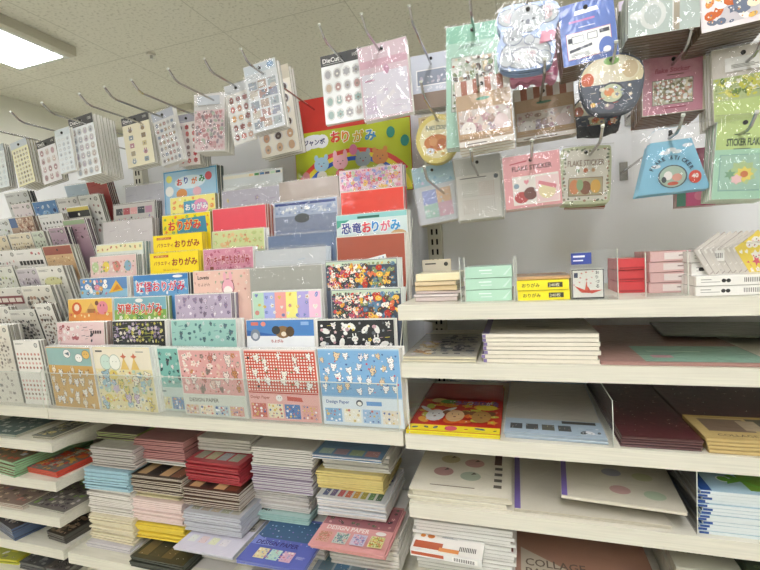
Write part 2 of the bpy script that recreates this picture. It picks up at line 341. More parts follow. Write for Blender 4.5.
# ---------------------------------------------------------------- tiered clear displays
TH=R(3)
def rowY(k): return .026*k
def rowZ(k): return ZM+.0008+.0505*k
def tier(x0,x1,n,label,off=0):
    mb=MB(); lip=.088
    mb.box(x0,x1,-.0035,-.0015,ZM+.0005,ZM+lip,'ffffff')
    o=mb.build('tiered_display',ACRYL); tag(o,label,'display tray')
    e=MB(); e.box(x0,x1,-.0036,-.0012,ZM+lip,ZM+lip+.0012,'ffffff')
    for x in (x0,x1):
        pts=[(0,0)]
        e.tube([(x,-.003,ZM+.002),(x,-.003,ZM+lip),(x,.2,ZM+.40)],.0011,'ffffff',6)
    e.build('polished_edge',ACEDGE,o)
    for k in range(1,n):
        s=MB(); y=rowY(k)
        s.face([(x0+.002,y-.0045,rowZ(k)-.0008),(x1-.002,y-.0045,rowZ(k)-.0008),(x1-.002,y+.0225,rowZ(k)-.0008),(x0+.002,y+.0225,rowZ(k)-.0008)],'ffffff')
        s.face([(x0+.002,y-.0045,rowZ(k)+.018),(x1-.002,y-.0045,rowZ(k)+.018),(x1-.002,y-.0045,rowZ(k-1)),(x0+.002,y-.0045,rowZ(k-1))],'ffffff')
        s.build('step',ACRYL,o)
    for x in (x0+.001,x1-.001):
        s=MB(); s.face([(x,-.002,ZM+.001),(x,.26,ZM+.001),(x,.26,ZM+.46),(x,.2,ZM+.40),(x,-.002,ZM+lip)],'ffffff'); s.build('side_panel',ACRYL,o)
tier(-1.098,-.212,9,'clear stepped tray holding the tiers of origami packs')
tier(-2.09,-1.112,8,'clear stepped tray holding the tiers of sticker sheets',.052)
PK=0
BAY_T=[TH,0]
def pack(k,x0,y0,x1,y1,label,art,n=2,t=.005,col='f3f2ec',side=None,name='origami_pack',cat='origami pack',mat=None,behind=None,group=None,dy=0,top=None,jx=.003,flap=None,rz=0,dz=0):
    global PK; PK+=1; rd=random.Random(PK*7)
    LB=name=='sticker_sheet'; th=(R(-5) if k==0 else R(-13)) if LB else (R(-4) if k==0 else TH)
    H0=.16; ytop=rowY(k)+(.001 if k==0 else .02)+dy; Y=ytop; a=at(x0,y0,Y=Y); b=at(x1,y1,Y=Y); w=b.x-a.x; cx=(a.x+b.x)/2; fz=rowZ(k)+dz
    h=((a.z+b.z)/2-fz)/math.cos(th); yb=ytop-h*math.sin(th)
    o=item(name,label,cat,w,t,h,(cx,yb,fz),col,side=side or col,top=top or col,fart=art,mat=mat or GLOSS,rot=(-th,0,R(rz)),group=group,seed=PK)
    child_box('sleeve_fold',o,-w/2-.0008,w/2+.0008,.0004,t*.8,h+.0002,h+.0028,'ffffff',FILM)
    if flap:
        mb=MB(); vs=[];fs=[]
        for i in range(9):
            for j in range(6): vs.append((-w/2-.001+(w+.002)*i/8,-.002-rd.uniform(0,.0045),h+flap-(.07+flap)*j/5))
        for i in range(8):
            for j in range(5): q=i*6+j; fs.append((q,q+1,q+7,q+6))
        mb.mesh(vs,fs,'ffffff'); bo=mb.build('clear_bag',BAG,o); sb=MB(); sb.box(-w/2-.001,w/2+.001,-.0068,-.0064,h+flap*.1,h+flap*.5,'ffffff'); sb.build('seal_strip',FILM,bo)
    for i in range(n):
        d=dup(o,(cx+rd.uniform(-jx,jx)+.0012*(i+1),yb+(i+1)*(t+.0007)/math.cos(th),fz),behind or ('spare tucked right behind the '+short(label)),group or ('packs behind: '+label),parts=False)
    return o
def G(fn,*a): return lambda A: fn(A,*a)
# --- art for the packs (visible part is the top)
PAL_PASTEL=['f3b7c4','f7d98f','a9d6cf','b7c8ee','f5f2ea','e79aa8']
def a_base(c,cols,n,sz,kinds='fhsc'):
    def f(A): A.r(.001,.001,A.w-.001,A.h-.001,c); A.scat(.003,.003,A.w-.003,A.h-.003,cols,n,sz,kinds)
    return f
def swatches(A,y0,y1,cols,n=4):
    A.tiles(.004,y0,A.w-.004,y1,n,1,cols,gap=.002)
    for i in range(n):
        d=(A.w-.008)/n; A.scat(.004+i*d+.003,y0+.002,.004+(i+1)*d-.003,y1-.002,['ffffff','c96a62','3f5f9e','e3c25c'],14,.0028,'fcs')
def a_blue_dp(A):
    w,h=A.w,A.h; A.r(.001,.001,w-.001,h-.001,'9fc6e4'); A.r(.001,.06,w-.001,h-.004,'7fb2dd')
    A.scat(.003,.064,w-.003,h-.006,['f6f7f7','e9eef5','f6f7f7','e8d0a8'],26,.0068,'aaa'); A.scat(.003,.064,w-.003,h-.006,['d9536a','35558f','4a6aa8','5f8fc4','f6f7f7'],70,.0022,'shlc')
    A.r(.001,.001,w-.001,.058,'dfe9ef'); A.t('Design Paper',.010,.043,.0085,'3e62a5',.052,.02); A.el(.078,.047,.007,.0065,'39424f'); A.el(.078,.046,.0045,.004,'f2efe8')
    A.r(.092,.043,.122,.051,'5b93cf'); swatches(A,.006,.037,['7fb2dd','f2efe0','9fc0e2','e9e0cf'])
def a_gingham(A):
    w,h=A.w,A.h; A.r(.001,.001,w-.001,h-.001,'eec4bd'); A.check(.002,.062,w-.002,h-.004,.0031,'cc5340','f4ebe2')
    A.scat(.004,.066,w-.004,h-.006,['f6f3ee','f6f3ee','f1ece2'],13,.0072,'a'); A.scat(.004,.066,w-.004,h-.006,['3f3a38','c2402f','6c7b4a'],14,.0028,'csh')
    A.r(.002,.0585,w-.002,.061,'c2402f'); A.r(.002,.002,w-.002,.0575,'eab4ad'); A.t('Design Paper',.006,.045,.008,'a8473f',.056,.02); A.el(.072,.049,.0075,.007,'f5f1ec'); A.el(.07,.05,.001,.001,'2d2b2a',6); A.el(.075,.05,.001,.001,'2d2b2a',6)
    A.pg([(.09,.045),(.125,.043),(.122,.052),(.09,.054)],'cd5748'); swatches(A,.005,.039,['cf6e62','f0e8c8','4f7fbf','e2a79c'])
def a_pink_dp(A):
    w,h=A.w,A.h; A.r(.001,.001,w-.001,h-.001,'e3e6dd'); A.r(.002,.05,w-.002,h-.004,'e2aaa6')
    A.scat(.004,.053,w-.004,h-.006,['f2e3da','c98a5a','8a7a70','c97a6c','f2e3da','e6c3b4'],34,.0080,'aafo'); A.scat(.004,.053,w-.004,h-.006,['6a4a42','8c9a8e','f7f0ea','b5544c'],90,.0022,'csf')
    A.r(.002,.002,w-.002,.049,'d8ddd2'); A.t('DESIGN PAPER',.018,.034,.0085,'5f6157',.09,.02); swatches(A,.004,.029,['d9c3b2','efe0c8','b7c9cf','d9a79c'])
def a_teal(A):
    w,h=A.w,A.h; A.r(.001,.001,w-.001,h-.001,'cfe0da'); A.r(.002,.056,w-.002,h-.004,'7fbfb4')
    A.scat(.004,.058,w-.004,h-.006,['2f4a50','3f7d78','f1efe9','2f4a50','b8d9d0'],60,.0048,'oasf'); A.lines(.006,.046,.03,1,'40666a',hh=.003)
    swatches(A,.004,.036,['e6dfae','5b8cc4','dfe7e2','7fbfb4'])
def a_creat(A):
    w,h=A.w,A.h; A.r(.001,.001,w-.001,h-.001,'eadfae'); A.r(.002,.1,w-.002,h-.003,'ece4cf')
    A.lines(.008,h-.012,.024,1,'5a5a55',hh=.004); A.lines(w-.04,h-.012,.024,1,'8a8a80',hh=.002)
    for (x,c) in ((.035,'c9e0d4'),(.062,'eef0e6')): A.el(x,.116,.017,.019,'9aaea6',14); A.el(x,.116,.0155,.0175,c,14); A.el(x-.005,.118,.001,.001,'4a4a4a',6); A.el(x+.005,.118,.001,.001,'4a4a4a',6)
    for x in (.09,.12): A.nx(); A.star(x,.13,.009,'c96a50',4); A.pg([(x-.012,.1),(x+.012,.1),(x,.128)],'e2c26c')
    A.scat(.004,.004,w-.004,.1,['f2eed8','b9d3c4','c9b6cf','e4cf6a','9fc0cf','f2eed8'],34,.0115,'acf'); A.scat(.004,.004,w-.004,.1,['8fae4f','d58a5a','7a7a8a','f7f3e0','4a4a4a'],60,.003,'csh')
def a_gold(A):
    w,h=A.w,A.h; A.r(.001,.001,w-.001,h-.001,'d2a557'); A.r(.002,.106,w-.002,h-.003,'8fb6b4')
    for x,y,c in ((.072,.135,'f4f2ee'),(.11,.125,'f4f2ee'),(.135,.134,'e2b75c')): A.el(x,y,.013,.011,'4a5a60',12); A.el(x,y,.012,.010,c,12); A.el(x-.004,y+.001,.0012,.0012,'333333',6); A.el(x+.004,y+.001,.0012,.0012,'333333',6)
    A.pg([(.065,.135),(.08,.14),(.08,.13)],'5a7080')
    A.scat(.004,.004,w-.004,.104,['f3ede0','f3ede0','efe2c4'],22,.0085,'a'); A.scat(.004,.004,w-.004,.104,['5a6a78','8a5a2a'],18,.0028,'cs')
def a_bw(A):
    w,h=A.w,A.h; A.r(.001,.001,w-.001,h-.001,'23262b'); A.scat(.003,h-.055,w-.003,h-.004,['eeeeea','eeeeea','eeeeea'],14,.0115,'aao'); A.scat(.003,h-.055,w-.003,h-.004,['eeeeea','c9a0a8','8a8f98','e6d24a','555a60'],42,.004,'fscl')
def a_paws(A):
    w,h=A.w,A.h; A.r(.001,.001,w-.001,h-.001,'eef1f3'); A.pg([(.001,h-.034),(w-.001,h-.034),(w-.001,h-.001),(.001,h-.001)],'4d86c8'); A.pg([(.001,h-.034),(w*.55,h-.034),(.001,h-.022)],'2f62ae')
    A.r(.012,h-.012,.03,h-.005,'d9776a'); A.el(.042,h-.009,.006,.005,'e29184')
    A.el(.022,h-.032,.012,.013,'7a8696'); A.el(.022,h-.034,.007,.007,'c9ced6'); A.el(.088,h-.026,.018,.013,'8a6a45'); A.el(.072,h-.022,.01,.009,'2f3238'); A.el(.105,h-.025,.010,.011,'54402a'); A.el(.09,h-.03,.006,.005,'e9dcc6')
    A.r(w-.03,h-.012,w-.012,h-.005,'8fb6e0'); A.t('ちよがみ',.06,h-.048,.007,'b5433f',.03,.02)
def a_grid(A):
    w,h=A.w,A.h; A.r(.001,.001,w-.001,h-.001,'e3e6e6'); A.tiles(.002,h-.058,w-.002,h-.003,6,3,['bfe0c8','aeb8ea','f0a9a3','f3ee8a','b7aee6','f6c8de'],gap=.0,pat=False)
    A.scat(.004,h-.057,w-.004,h-.004,['e9e4de','cf8a80','e0c050','7f8fd0','f2efe8'],20,.0055,'fcho',)
def a_mint(A):
    w,h=A.w,A.h; A.r(.001,.001,w-.001,h-.001,'9fcdc4'); A.scat(.003,h-.05,w-.003,h-.003,['3f6c74','6ca39d','c9dcd8','507a86'],40,.0052,'oafl')
def a_blackfl(A):
    w,h=A.w,A.h; A.r(.001,.001,w-.001,h-.001,'2b2e30'); A.scat(.003,h-.052,w-.003,h-.003,['d9d27a','b9a7c9','8f9a4c','e6e2cf','7a6a8e','c9c05a'],80,.0062,'fsol')
def a_pinkw(A):
    w,h=A.w,A.h; A.r(.001,.001,w-.001,h-.001,'ecd0d0'); A.scat(.004,h-.05,w*.5,h-.005,['f5eeea','a8555c','f5eeea','d7a3a0'],18,.007,'ocf'); A.scat(w*.5,h-.05,w*.78,h-.005,['4a4650','d7a3a0'],12,.006,'ol'); A.tiles(w-.045,h-.03,w-.008,h-.02,5,1,['4a3b40'],.0012,pat=False)
def a_flowerblk(A):
    w,h=A.w,A.h; A.r(.001,.001,w-.001,h-.001,'4f5a6c'); A.r(.002,h-.012,w-.002,h-.002,'c8d8c0'); A.scat(.003,h-.064,w*.45,h-.006,['d9483f','f2e3cf','3c3c44','e6a23c','f5f1e6','2a4a3a','c05a78'],78,.006,'fof'); A.scat(w*.42,h-.064,w-.003,h-.006,['e07a50','f2c24e','5a4c44','f2efe6','5c86a8','8a9a6a','c43c30'],52,.0068,'fohc'); A.scat(w*.35,h-.03,w*.6,h-.008,['f3c94e','f5f1e6'],10,.006,'t')
def a_lilac(A):
    w,h=A.w,A.h; A.r(.001,.001,w-.001,h-.001,'bdb0c6'); A.scat(.003,h-.052,w-.003,h-.003,['efeaf2','7a6c88','9484a6','d3c8dc'],34,.0058,'asfa')
def a_greenblue(A):
    w,h=A.w,A.h; A.r(.001,.001,w-.001,h-.001,'7fb4c4'); A.r(.001,h-.055,w-.001,h-.03,'86b45c'); A.scat(.003,h-.056,w-.003,h-.032,['4f8a3c','e07a3c','c9d86a','f2efe0'],24,.007,'ofc'); A.el(w/2,h-.008,.012,.005,'f4f3ee')
    A.t('知育おりがみ',.012,h-.040,.026,'d9402f',w-.024,.05,outline='f6f4ee')
def a_orange(A):
    w,h=A.w,A.h; A.r(.001,.001,w-.001,h-.001,'f0c25c'); A.r(.001,h-.06,w-.001,h-.035,'e99a4a'); A.el(.03,h-.024,.017,.016,'d9622f',14); A.el(.03,h-.022,.009,.009,'f6e3c8',10); A.pg([(.058,h-.036),(.10,h-.036),(.079,h-.01)],'d9a860'); A.r(.066,h-.036,.092,h-.026,'a8703c')
    A.el(w-.032,h-.024,.018,.017,'e58a9a',14); A.el(w-.038,h-.018,.0015,.003,'5a2f3a',6); A.el(w-.027,h-.018,.0015,.003,'5a2f3a',6); A.el(w-.05,h-.012,.006,.006,'7a4a3a'); A.scat(.004,h-.05,w-.004,h-.03,['f7e9a8','e06a4a'],12,.004,'cs')
def a_blueL(A):
    w,h=A.w,A.h; A.r(.001,.001,w-.001,h-.001,'5f8fc8'); A.r(.001,h-.05,w-.001,h-.03,'8fc0dc'); A.scat(.004,h-.045,w*.6,h-.004,['f4f2ee','f4f2ee','5a6a8c','e6b04a','d98aa0'],22,.009,'ccof'); A.pg([(w*.62,h-.04),(w-.012,h-.034),(w*.78,h-.008)],'eab93c'); A.pg([(w*.7,h-.036),(w-.02,h-.03),(w*.8,h-.018)],'d98a2c')
def a_blue2(A):
    w,h=A.w,A.h; A.r(.001,.001,w-.001,h-.001,'6aa9d8'); A.r(.001,h-.014,w-.001,h-.001,'3f86c9'); A.scat(.003,h-.05,w-.003,h-.012,['f0f4f6','3f78bc','a8d4ec'],26,.006,'ocf'); A.el(w-.03,h-.007,.015,.0035,'f0f4f6'); A.t('妖怪おりがみ',.010,h-.042,.025,'dd3f5c',w-.02,.05,outline='fafafa')
def a_lovets(A):
    w,h=A.w,A.h; A.r(.001,.001,w-.001,h-.001,'efc9ba'); A.scat(.003,h-.055,w-.003,h-.003,['e6a79c','c98a84','f6e3d6','9ab08c'],26,.004,'hfs'); A.r(.008,h-.05,.062,h-.008,'efc9ba'); A.t('Lovets',.014,h-.02,.009,'3a2c2a',.034,.03); A.t('ちよがみ',.014,h-.036,.008,'8a4a44',.036)
    A.el(w*.62,h-.04,.017,.02,'7c4f5a',14); A.el(w*.62,h-.04,.0155,.0185,'f2b5c4',14); A.el(w*.57,h-.015,.0045,.011,'f2b5c4',8); A.el(w*.67,h-.015,.0045,.011,'f2b5c4',8); A.el(w*.62,h-.048,.012,.011,'faf3ee',12)
def a_cookie(A):
    w,h=A.w,A.h; A.r(.001,.001,w-.001,h-.001,'d793a8'); A.scat(.003,h-.055,w-.003,h-.003,['c77b94','e6b3c2','b9607c'],40,.005,'cfo'); A.t('クッキー屋さんおりがみ',.010,h-.038,.022,'a81824',w-.02,.04,outline='f2cbd4'); A.r(.02,h-.05,.03,h-.042,'7c3a2a'); A.t('つくってあそぼう',.04,h-.049,.006,'8a3a50',.06)
def a_variety(A):
    w,h=A.w,A.h; A.r(.001,.001,w-.001,h-.001,'fbe11c'); A.r(.012,h-.012,.058,h-.006,'c8682a'); A.t('お手軽でたのしい',.016,h-.0112,.0042,'fbe9a0',.038); A.t('バラエティ',.012,h-.031,.010,'a5472c',.052,.02); A.t('おりがみ',.068,h-.034,.019,'9a2c24',.078,.03); A.t('200 sheets 30 colors',.04,h-.045,.004,'b5682a',.06)
def a_brightyellow(A):
    w,h=A.w,A.h; A.r(.001,.001,w-.001,h-.001,'f2dc22'); A.scat(.003,h-.055,w-.003,h-.003,['e8862c','7ab648','d9443a'],22,.006,'cso'); A.pg([(.05,h-.05),(w-.01,h-.05),(w-.014,h-.01),(.05,h-.014)],'3f8cae'); A.t('おりがみ',.02,h-.042,.026,'d9403a',w-.045,.05,outline='f6e04a')
def a_brightpale(A):
    w,h=A.w,A.h; A.r(.001,.001,w-.001,h-.001,'f2e88a'); A.scat(.003,h-.055,w-.003,h-.003,['f0a45c','a8cf6a','f6efcf'],22,.006,'cso'); A.pg([(.045,h-.05),(.1,h-.05),(.1,h-.012),(.045,h-.014)],'4f9cbe'); A.el(w-.045,h-.03,.024,.02,'e69ac0',14); A.t('おりがみ',.05,h-.038,.018,'f6f6ee',.08,.05,outline='5a7fc0')
def a_sky(A):
    w,h=A.w,A.h; A.r(.001,.001,w-.001,h-.001,'a9d0ea'); A.ring(.002,.002,w-.002,h-.002,.003,'5fa8d8'); A.el(w-.028,h-.025,.011,.011,'d9606a',14); A.el(.02,h-.022,.01,.01,'e6e27a'); A.el(w/2,h-.035,.05,.018,'dcecf6',18); 
    for i,(ch,c) in enumerate(zip('おりがみ',['d9403a','3a5cb0','e07a2c','3c8c50'])): A.t(ch,.045+i*.024,h-.042+.003*(i%2),.018,c,bold=.04)
    A.el(.06,h-.065,.018,.014,'e09a5c',12); A.el(.11,h-.062,.014,.012,'f0c0cc',12); A.el(.02,h-.055,.014,.014,'f4f4f0')
def a_dino(A):
    w,h=A.w,A.h; A.r(.001,.001,w-.001,h-.001,'cfe0e0'); A.pg([(.001,h-.03),(.05,h-.001),(.001,h-.001)],'3fa08a'); A.r(.001,h-.012,w-.001,h-.001,'8fcac8'); A.r(.05,h-.011,.1,h-.006,'2f6a5c'); A.el(w-.02,h-.05,.018,.010,'c9a06a')
    for ch,c,x in (('恐','27348c',.012),('竜','27348c',.037),('お','d9404c',.060),('り','3f8ccf',.082),('が','e0708a',.102),('み','3f9cd8',.124)): A.t(ch,x,h-.042,.023,c,.022,.05,outline='f4f7f6')
def a_solid(c,c2=None):
    def f(A): A.r(.002,.002,A.w-.002,A.h-.002,c)
    return f
def a_floral(A):
    w,h=A.w,A.h; A.r(.001,.001,w-.001,h-.001,'efd0dc'); A.scat(.003,h-.056,w-.003,h-.003,['d97aa0','c986c0','f6e9ee','e8a0bc','9aa8dc','f0c46a','e05c6a','f6e9ee','b9d0a8'],150,.0055,'fofc')
def a_greenpat(A):
    w,h=A.w,A.h; A.r(.001,.001,w-.001,h-.001,'cdd69c'); A.scat(.003,h-.056,w-.003,h-.003,['d9a878','e0bc8c','b8c884'],22,.0085,'fos'); A.scat(.003,h-.056,w-.003,h-.003,['d9d2a0','c9916a'],20,.003,'c')
def a_stripecol(A):
    w,h=A.w,A.h; A.r(.001,.001,w-.001,h-.001,'d6dde0'); A.r(.001,h-.012,w-.001,h-.004,'e6e4d6'); A.tiles(w*.45,h-.012,w-.004,h-.004,6,1,['e0c080','4f9a5c','2f6aa0','3a3a52','b9d8c0','2c4a60'],gap=.001,pat=False)
def a_beads(cols,bg='ece9e2'):
    def f(A):
        A.r(.001,.001,A.w-.001,A.h-.001,bg); A.lines(.006,A.h-.008,.03,2,'6a6a68'); A.el(A.w-.012,A.h-.012,.006,.006,'555555',10); A.el(A.w-.012,A.h-.012,.0045,.0045,'c9c9c4',8)
        n=7; A.nx()
        for j in range(11):
            y=A.h-.035-j*.0115
            if j in (4,5): continue
            for i in range(n): A.el(.008+i*(A.w-.016)/(n-1),y,.0035,.0035,cols[j%len(cols)],8,new=False)
    return f
def a_sheet(bg,cols,n=34,sz=.0065,kinds='focbs',head=None,title=None,hc='6a6a6a'):
    def f(A):
        A.r(.001,.001,A.w-.001,A.h-.001,bg); hh=.024
        if head: A.r(.001,A.h-hh,A.w-.001,A.h-.001,head)
        A.nx()
        if title: A.t(title,.006,A.h-.015,.007,hc,A.w*.55,.02)
        else: A.lines(.006,A.h-.009,A.w*.4,3,hc)
        A.el(A.w*.58,A.h-.011,.003,.003,'4a4a48',8)
        A.el(A.w-.014,A.h-.012,.0068,.006,'5a5a58',10); A.el(A.w-.014,A.h-.012,.005,.0044,'b9b9b2',8)
        A.scat(.004,A.h*.45,A.w-.004,A.h-hh-.002,cols+['6a625c'],int(n*1.5),sz*.9,kinds); A.scat(.004,.004,A.w-.004,A.h*.45,cols,n//2,sz,kinds)
    return f
# --- right-hand columns first; pixel corners of each pack's top edge
NB='origami pack'
D='clear-wrapped design paper pack '
pack(0,317,349,399,348,'blue design paper pack with white animal print, rightmost in the front row',a_blue_dp,3,.006,name='paper_pack',cat='paper pack')
pack(0,243,350,315,349,'red gingham design paper pack in the front row',a_gingham,3,.006,name='paper_pack',cat='paper pack')
pack(0,177,349,240,348,'pink design paper pack with cameo print and pale lower label in the front row',a_pink_dp,2,.005,name='paper_pack',cat='paper pack')
pack(0,150,347,208,347,'teal design paper pack half hidden behind the pink cameo one',a_teal,1,.0035,name='paper_pack',cat='paper pack',dy=.0178,col='dfe8e4',dz=0)
pack(0,92,347,149,347,'yellow cream paper pack crowded with pastel round creatures in the front row',a_creat,3,.0055,name='paper_pack',cat='paper pack')
pack(0,44,346,91,348,'gold paper pack with teal top and white round faces in the front row',a_gold,3,.005,name='paper_pack',cat='paper pack',rz=-2)
pack(1,317,321,394,318,'black origami pack with white bird and leaf print above the blue pack',a_bw,2)
pack(1,246,320,314,319,'white and blue origami pack with dog faces above the gingham pack',a_paws,2)
pack(1,171,321,236,318,'mint green patterned origami pack above the pink cameo pack',a_mint,3)
pack(1,112,321,165,320,'black origami pack with yellow green floral print',a_blackfl,3)
pack(1,57,324,104,320,'pale pink origami pack with white and dark figures, leftmost of its tier',a_pinkw,3,.0045,side='a58a80')
pack(2,331,291,401,286,'lower black and orange floral origami pack of the pair',a_flowerblk,2,col='dfe5e0',rz=.6)
pack(2,252,291,321,290,'pastel checkerboard origami pack under the grey clear bag',a_grid,2,mat=GLOSS)
pack(2,175,296,231,292,'lilac origami pack with small white figures',a_lilac,3,side='8f8796')
pack(2,114,300,166,294,'blue and green origami pack with red bubble lettering',a_greenblue,2,side='88a070')
pack(2,68,300,112,297,'orange and yellow origami pack with pink round face',a_orange,2)
pack(3,325,262,397,257,'upper black and orange floral origami pack of the pair',a_flowerblk,3,col='dfe5e0')
pack(3,247,267,322,266,'plain silver grey paper pack in a loose clear bag',a_base('b9bab2',['c5c6c0'],6,.004),2,flap=.006)
pack(3,193,272,250,268,'peach origami pack lettered Lovets with pink bunny head',a_lovets,2,side='b09088')
pack(3,133,276,188,272,'light blue origami pack with pink bubble kanji lettering',a_blue2,3,side='4a545c')
pack(3,80,280,127,275,'blue origami pack with white round characters and yellow triangle',a_blueL,2)
pack(4,336,238,405,231,'rust brown origami pack under the dinosaur pack',a_solid('a5513c'),2,col='d9d6cc')
pack(4,255,250,326,247,'white and blue paper pack in shiny loose bag',a_base('dfe4e8',['c6d6e6','f2f4f5'],14,.008,'l'),2,col='d3dbe2',flap=.008)
pack(4,203,250,253,246,'rose pink origami pack with dark red lettering',a_cookie,2)
pack(4,150,256,198,248,'lower bright yellow variety origami pack of the pair',a_variety,3,side='e2cc3a',col='f3dd2a')
pack(4,90,258,136,253,'pale pink origami pack with four pastel flower emblems',lambda A:(A.r(.001,.001,A.w-.001,A.h-.001,'e6c8c4'),[A.el(.018+i*A.w*.235,A.h-.028,.012,.014,c,12) for i,c in enumerate(['b9cf9a','e9d25a','d98a80','8fb6cc'])],A.scat(.004,A.h-.048,A.w-.004,A.h-.012,['f3eee2','c97a7a','7a9a6a'],30,.004,'fs')),3,side='9aa09c')
pack(5,336,216,407,209,'pale blue origami pack with large dinosaur lettering in Japanese',a_dino,2,side='b9b9b0')
pack(5,268,238,333,230,'denim blue paper pack in a crinkled bag',a_base('6f86ae',['8c9cc0','4a5a80','e07aa0'],12,.006,'l'),2,col='93a4c0',flap=.006)
pack(5,212,233,264,226,'pale green origami pack with tan flower print',a_greenpat,2)
pack(5,153,237,202,231,'upper bright yellow variety origami pack of the pair',a_variety,2,side='e2cc3a',col='f3dd2a')
pack(5,96,246,143,240,'pale yellow origami pack with tiny animals in a row',lambda A:(A.r(.001,.001,A.w-.001,A.h-.001,'d9dfda'),A.r(.003,A.h-.022,A.w-.003,A.h-.003,'ece6b8'),A.scat(.004,A.h-.02,A.w-.004,A.h-.004,['d09a6a','9ab08c','c97a6a'],10,.004,'oc')),3,side='98aaa6')
pack(6,340,192,404,186,'plain red paper pack, to the right of the zip bag',a_solid('e0483a'),2,col='d8d0c8',side='c23a34')
pack(6,274,204,337,195,'clear zip bag of shiny blue paper with dark blue zip line',lambda A:(A.r(.001,.001,A.w-.001,A.h-.001,'b7c6e2'),A.r(.003,A.h-.0105,A.w-.004,A.h-.0045,'1f3f8c'),A.scat(.003,A.h-.032,A.w-.003,A.h-.012,['e6ecf6','93a8d0','f6f8fa'],46,.006,'lts'),A.r(.002,.001,A.w-.002,A.h-.036,'8490ac'),A.el(A.w*.45,A.h-.042,.02,.011,'4a5058',12),A.el(A.w*.45,A.h-.019,.002,.002,'33383c',8)),2,mat=GLOSS,cat='paper pack',name='paper_pack',flap=.003)
pack(6,212,209,266,204,'plain coral red paper pack, to the left of the zip bag',a_solid('e85060'),3,col='dfc9c4',side='b05a44')
pack(6,162,217,210,210,'vivid yellow origami pack with blue panel and red lettering',a_brightyellow,2,side='a89a3a')
pack(6,103,224,152,216,'white glossy origami pack catching the light',a_base('e6e0e2',['f4f2f4','d8ccd4'],8,.01,'l'),3,col='dcd6d2',side='a39a94',flap=.004)
pack(7,339,172,402,163,'pink floral washi paper pack, topmost on the right column',a_floral,3,side='b5a0a8')
pack(7,279,184,338,174,'plain greige paper pack under the rainbow origami book',a_solid('b8aca4'),2,col='c4bab2')
pack(7,222,193,280,183,'lilac and clear paper pack with folded flap',a_base('c9c6d6',['b3a3c4','dfe3ea','e9d9a0'],16,.008,'ofl'),2,flap=.012)
pack(7,170,199,215,192,'pale yellow origami pack with blue and pink discs',a_brightpale,2,side='8a8458')
pack(7,113,206,155,199,'grey chiyogami pack with small dark photo squares',lambda A:(A.r(.001,.001,A.w-.001,A.h-.001,'bdbab6'),A.ring(.001,.001,A.w-.001,A.h-.001,.0015,'4a4a4c'),A.tiles(.01,A.h-.032,A.w-.01,A.h-.012,5,1,['3a3c44','a8525a','d9a0a0','3a4450','b58aa0'],gap=.001),A.scat(.006,A.h-.052,A.w-.006,A.h-.036,['c98a9a','8a7aa8','3a3a3c'],16,.004,'fo')),3,side='5a5654')
pack(8,223,177,282,166,'clear topped paper pack with a strip of colour chips',a_stripecol,1,col='c9d0d2')
pack(8,163,172,217,165,'sky blue origami pack with rainbow coloured lettering and red sun',a_sky,3,side='5f6c6e')
pack(8,125,188,166,181,'frosted clear paper pack, leftmost on its tier',a_base('c8c8d2',['dcdce6','b9b9c8'],8,.01,'l'),2,flap=.006)
# tilted loose pack peeping out of the rust brown one
o=item('origami_pack','small white and green origami pack slipped askew in front of the rust brown one','origami pack',.11,.002,.12,(-.285,rowY(4)+.003,rowZ(4)-.006),fart=lambda A:(A.r(.001,.001,A.w-.001,A.h-.001,'eef2f2'),A.pg([(.001,.1),(.05,.118),(.001,.118)],'2f9a54'),A.scat(.03,.095,A.w-.003,A.h-.003,['7aa8c8','5a3a6a','c9dce6','3f78b0'],20,.006,'ofl')),mat=GLOSS,rot=(-TH,R(-11),0))
# jumbo origami book
def a_jumbo(A):
    w,h=A.w,A.h; A.r(.001,.001,w-.001,h-.001,'b9c62c'); A.r(.001,h-.085,w-.001,h-.001,'c8352c')
    
    cx,cy=w*.5,-.01
    for r0,r1,c in ((.150,.163,'d9403a'),(.137,.150,'f0dc3c'),(.124,.137,'2f5cc0')):
        A.nx(); n=24
        for i in range(n):
            a0,a1=math.pi*i/n,math.pi*(i+1)/n; p=[(cx+r1*1.05*math.cos(a0),cy+r1*.8*math.sin(a0)),(cx+r1*1.05*math.cos(a1),cy+r1*.8*math.sin(a1)),(cx+r0*1.05*math.cos(a1),cy+r0*.8*math.sin(a1)),(cx+r0*1.05*math.cos(a0),cy+r0*.8*math.sin(a0))]
            if all(0<=q[0]<=w and q[1]>0.001 for q in p): A.poly(p,c)
    y=h-.122
    A.el(.055,y+.012,.036,.018,'eef2f6',16); A.el(.035,y+.006,.02,.016,'eef2f6',12); A.el(.08,y+.01,.018,.018,'eef2f6',12); A.t('ジャンボ',.026,y+.002,.016,'22346c',.062,.03)
    for i,(ch,c) in enumerate(zip('おりがみ',['d9302c','e8882c','d8b02c','2f86c8'])): A.t(ch,.104+i*.031,y+.002-i*.003,.028,c,.03,.06,outline='f6f6e8')
    for x,c,b in ((.075,'a9cfe6',0),(.128,'f0b3c0',1),(.235,'d98f4a',0),(.19,'9aa8b0',0)):
        yy=h-.172; rr=.021; A.el(x-.014,yy+.018,.006,.014 if b else .008,c,10); A.el(x+.014,yy+.018,.006,.014 if b else .008,c,10); A.el(x,yy,rr,rr*.9,c,16); A.nx()
        for dx in (-.007,.007): A.el(x+dx,yy+.003,.0015,.0015,'3a3030',6,new=False)
        A.el(x,yy-.004,.003,.002,'b05a5a',6,new=False); A.nx(); A.el(x,yy-.03,.015,.014,'d9403a' if b else 'e8e4da',10)
    for x,y2,c in ((.165,h-.145,'d97aa0'),(.03,h-.2,'e09090'),(.265,h-.115,'2f8c7c'),(.3,h-.14,'2f8c7c')): A.el(x,y2,.011,.014,c,12)
a=at(287,98,Y=.315); b=at(415,85,Y=.315)
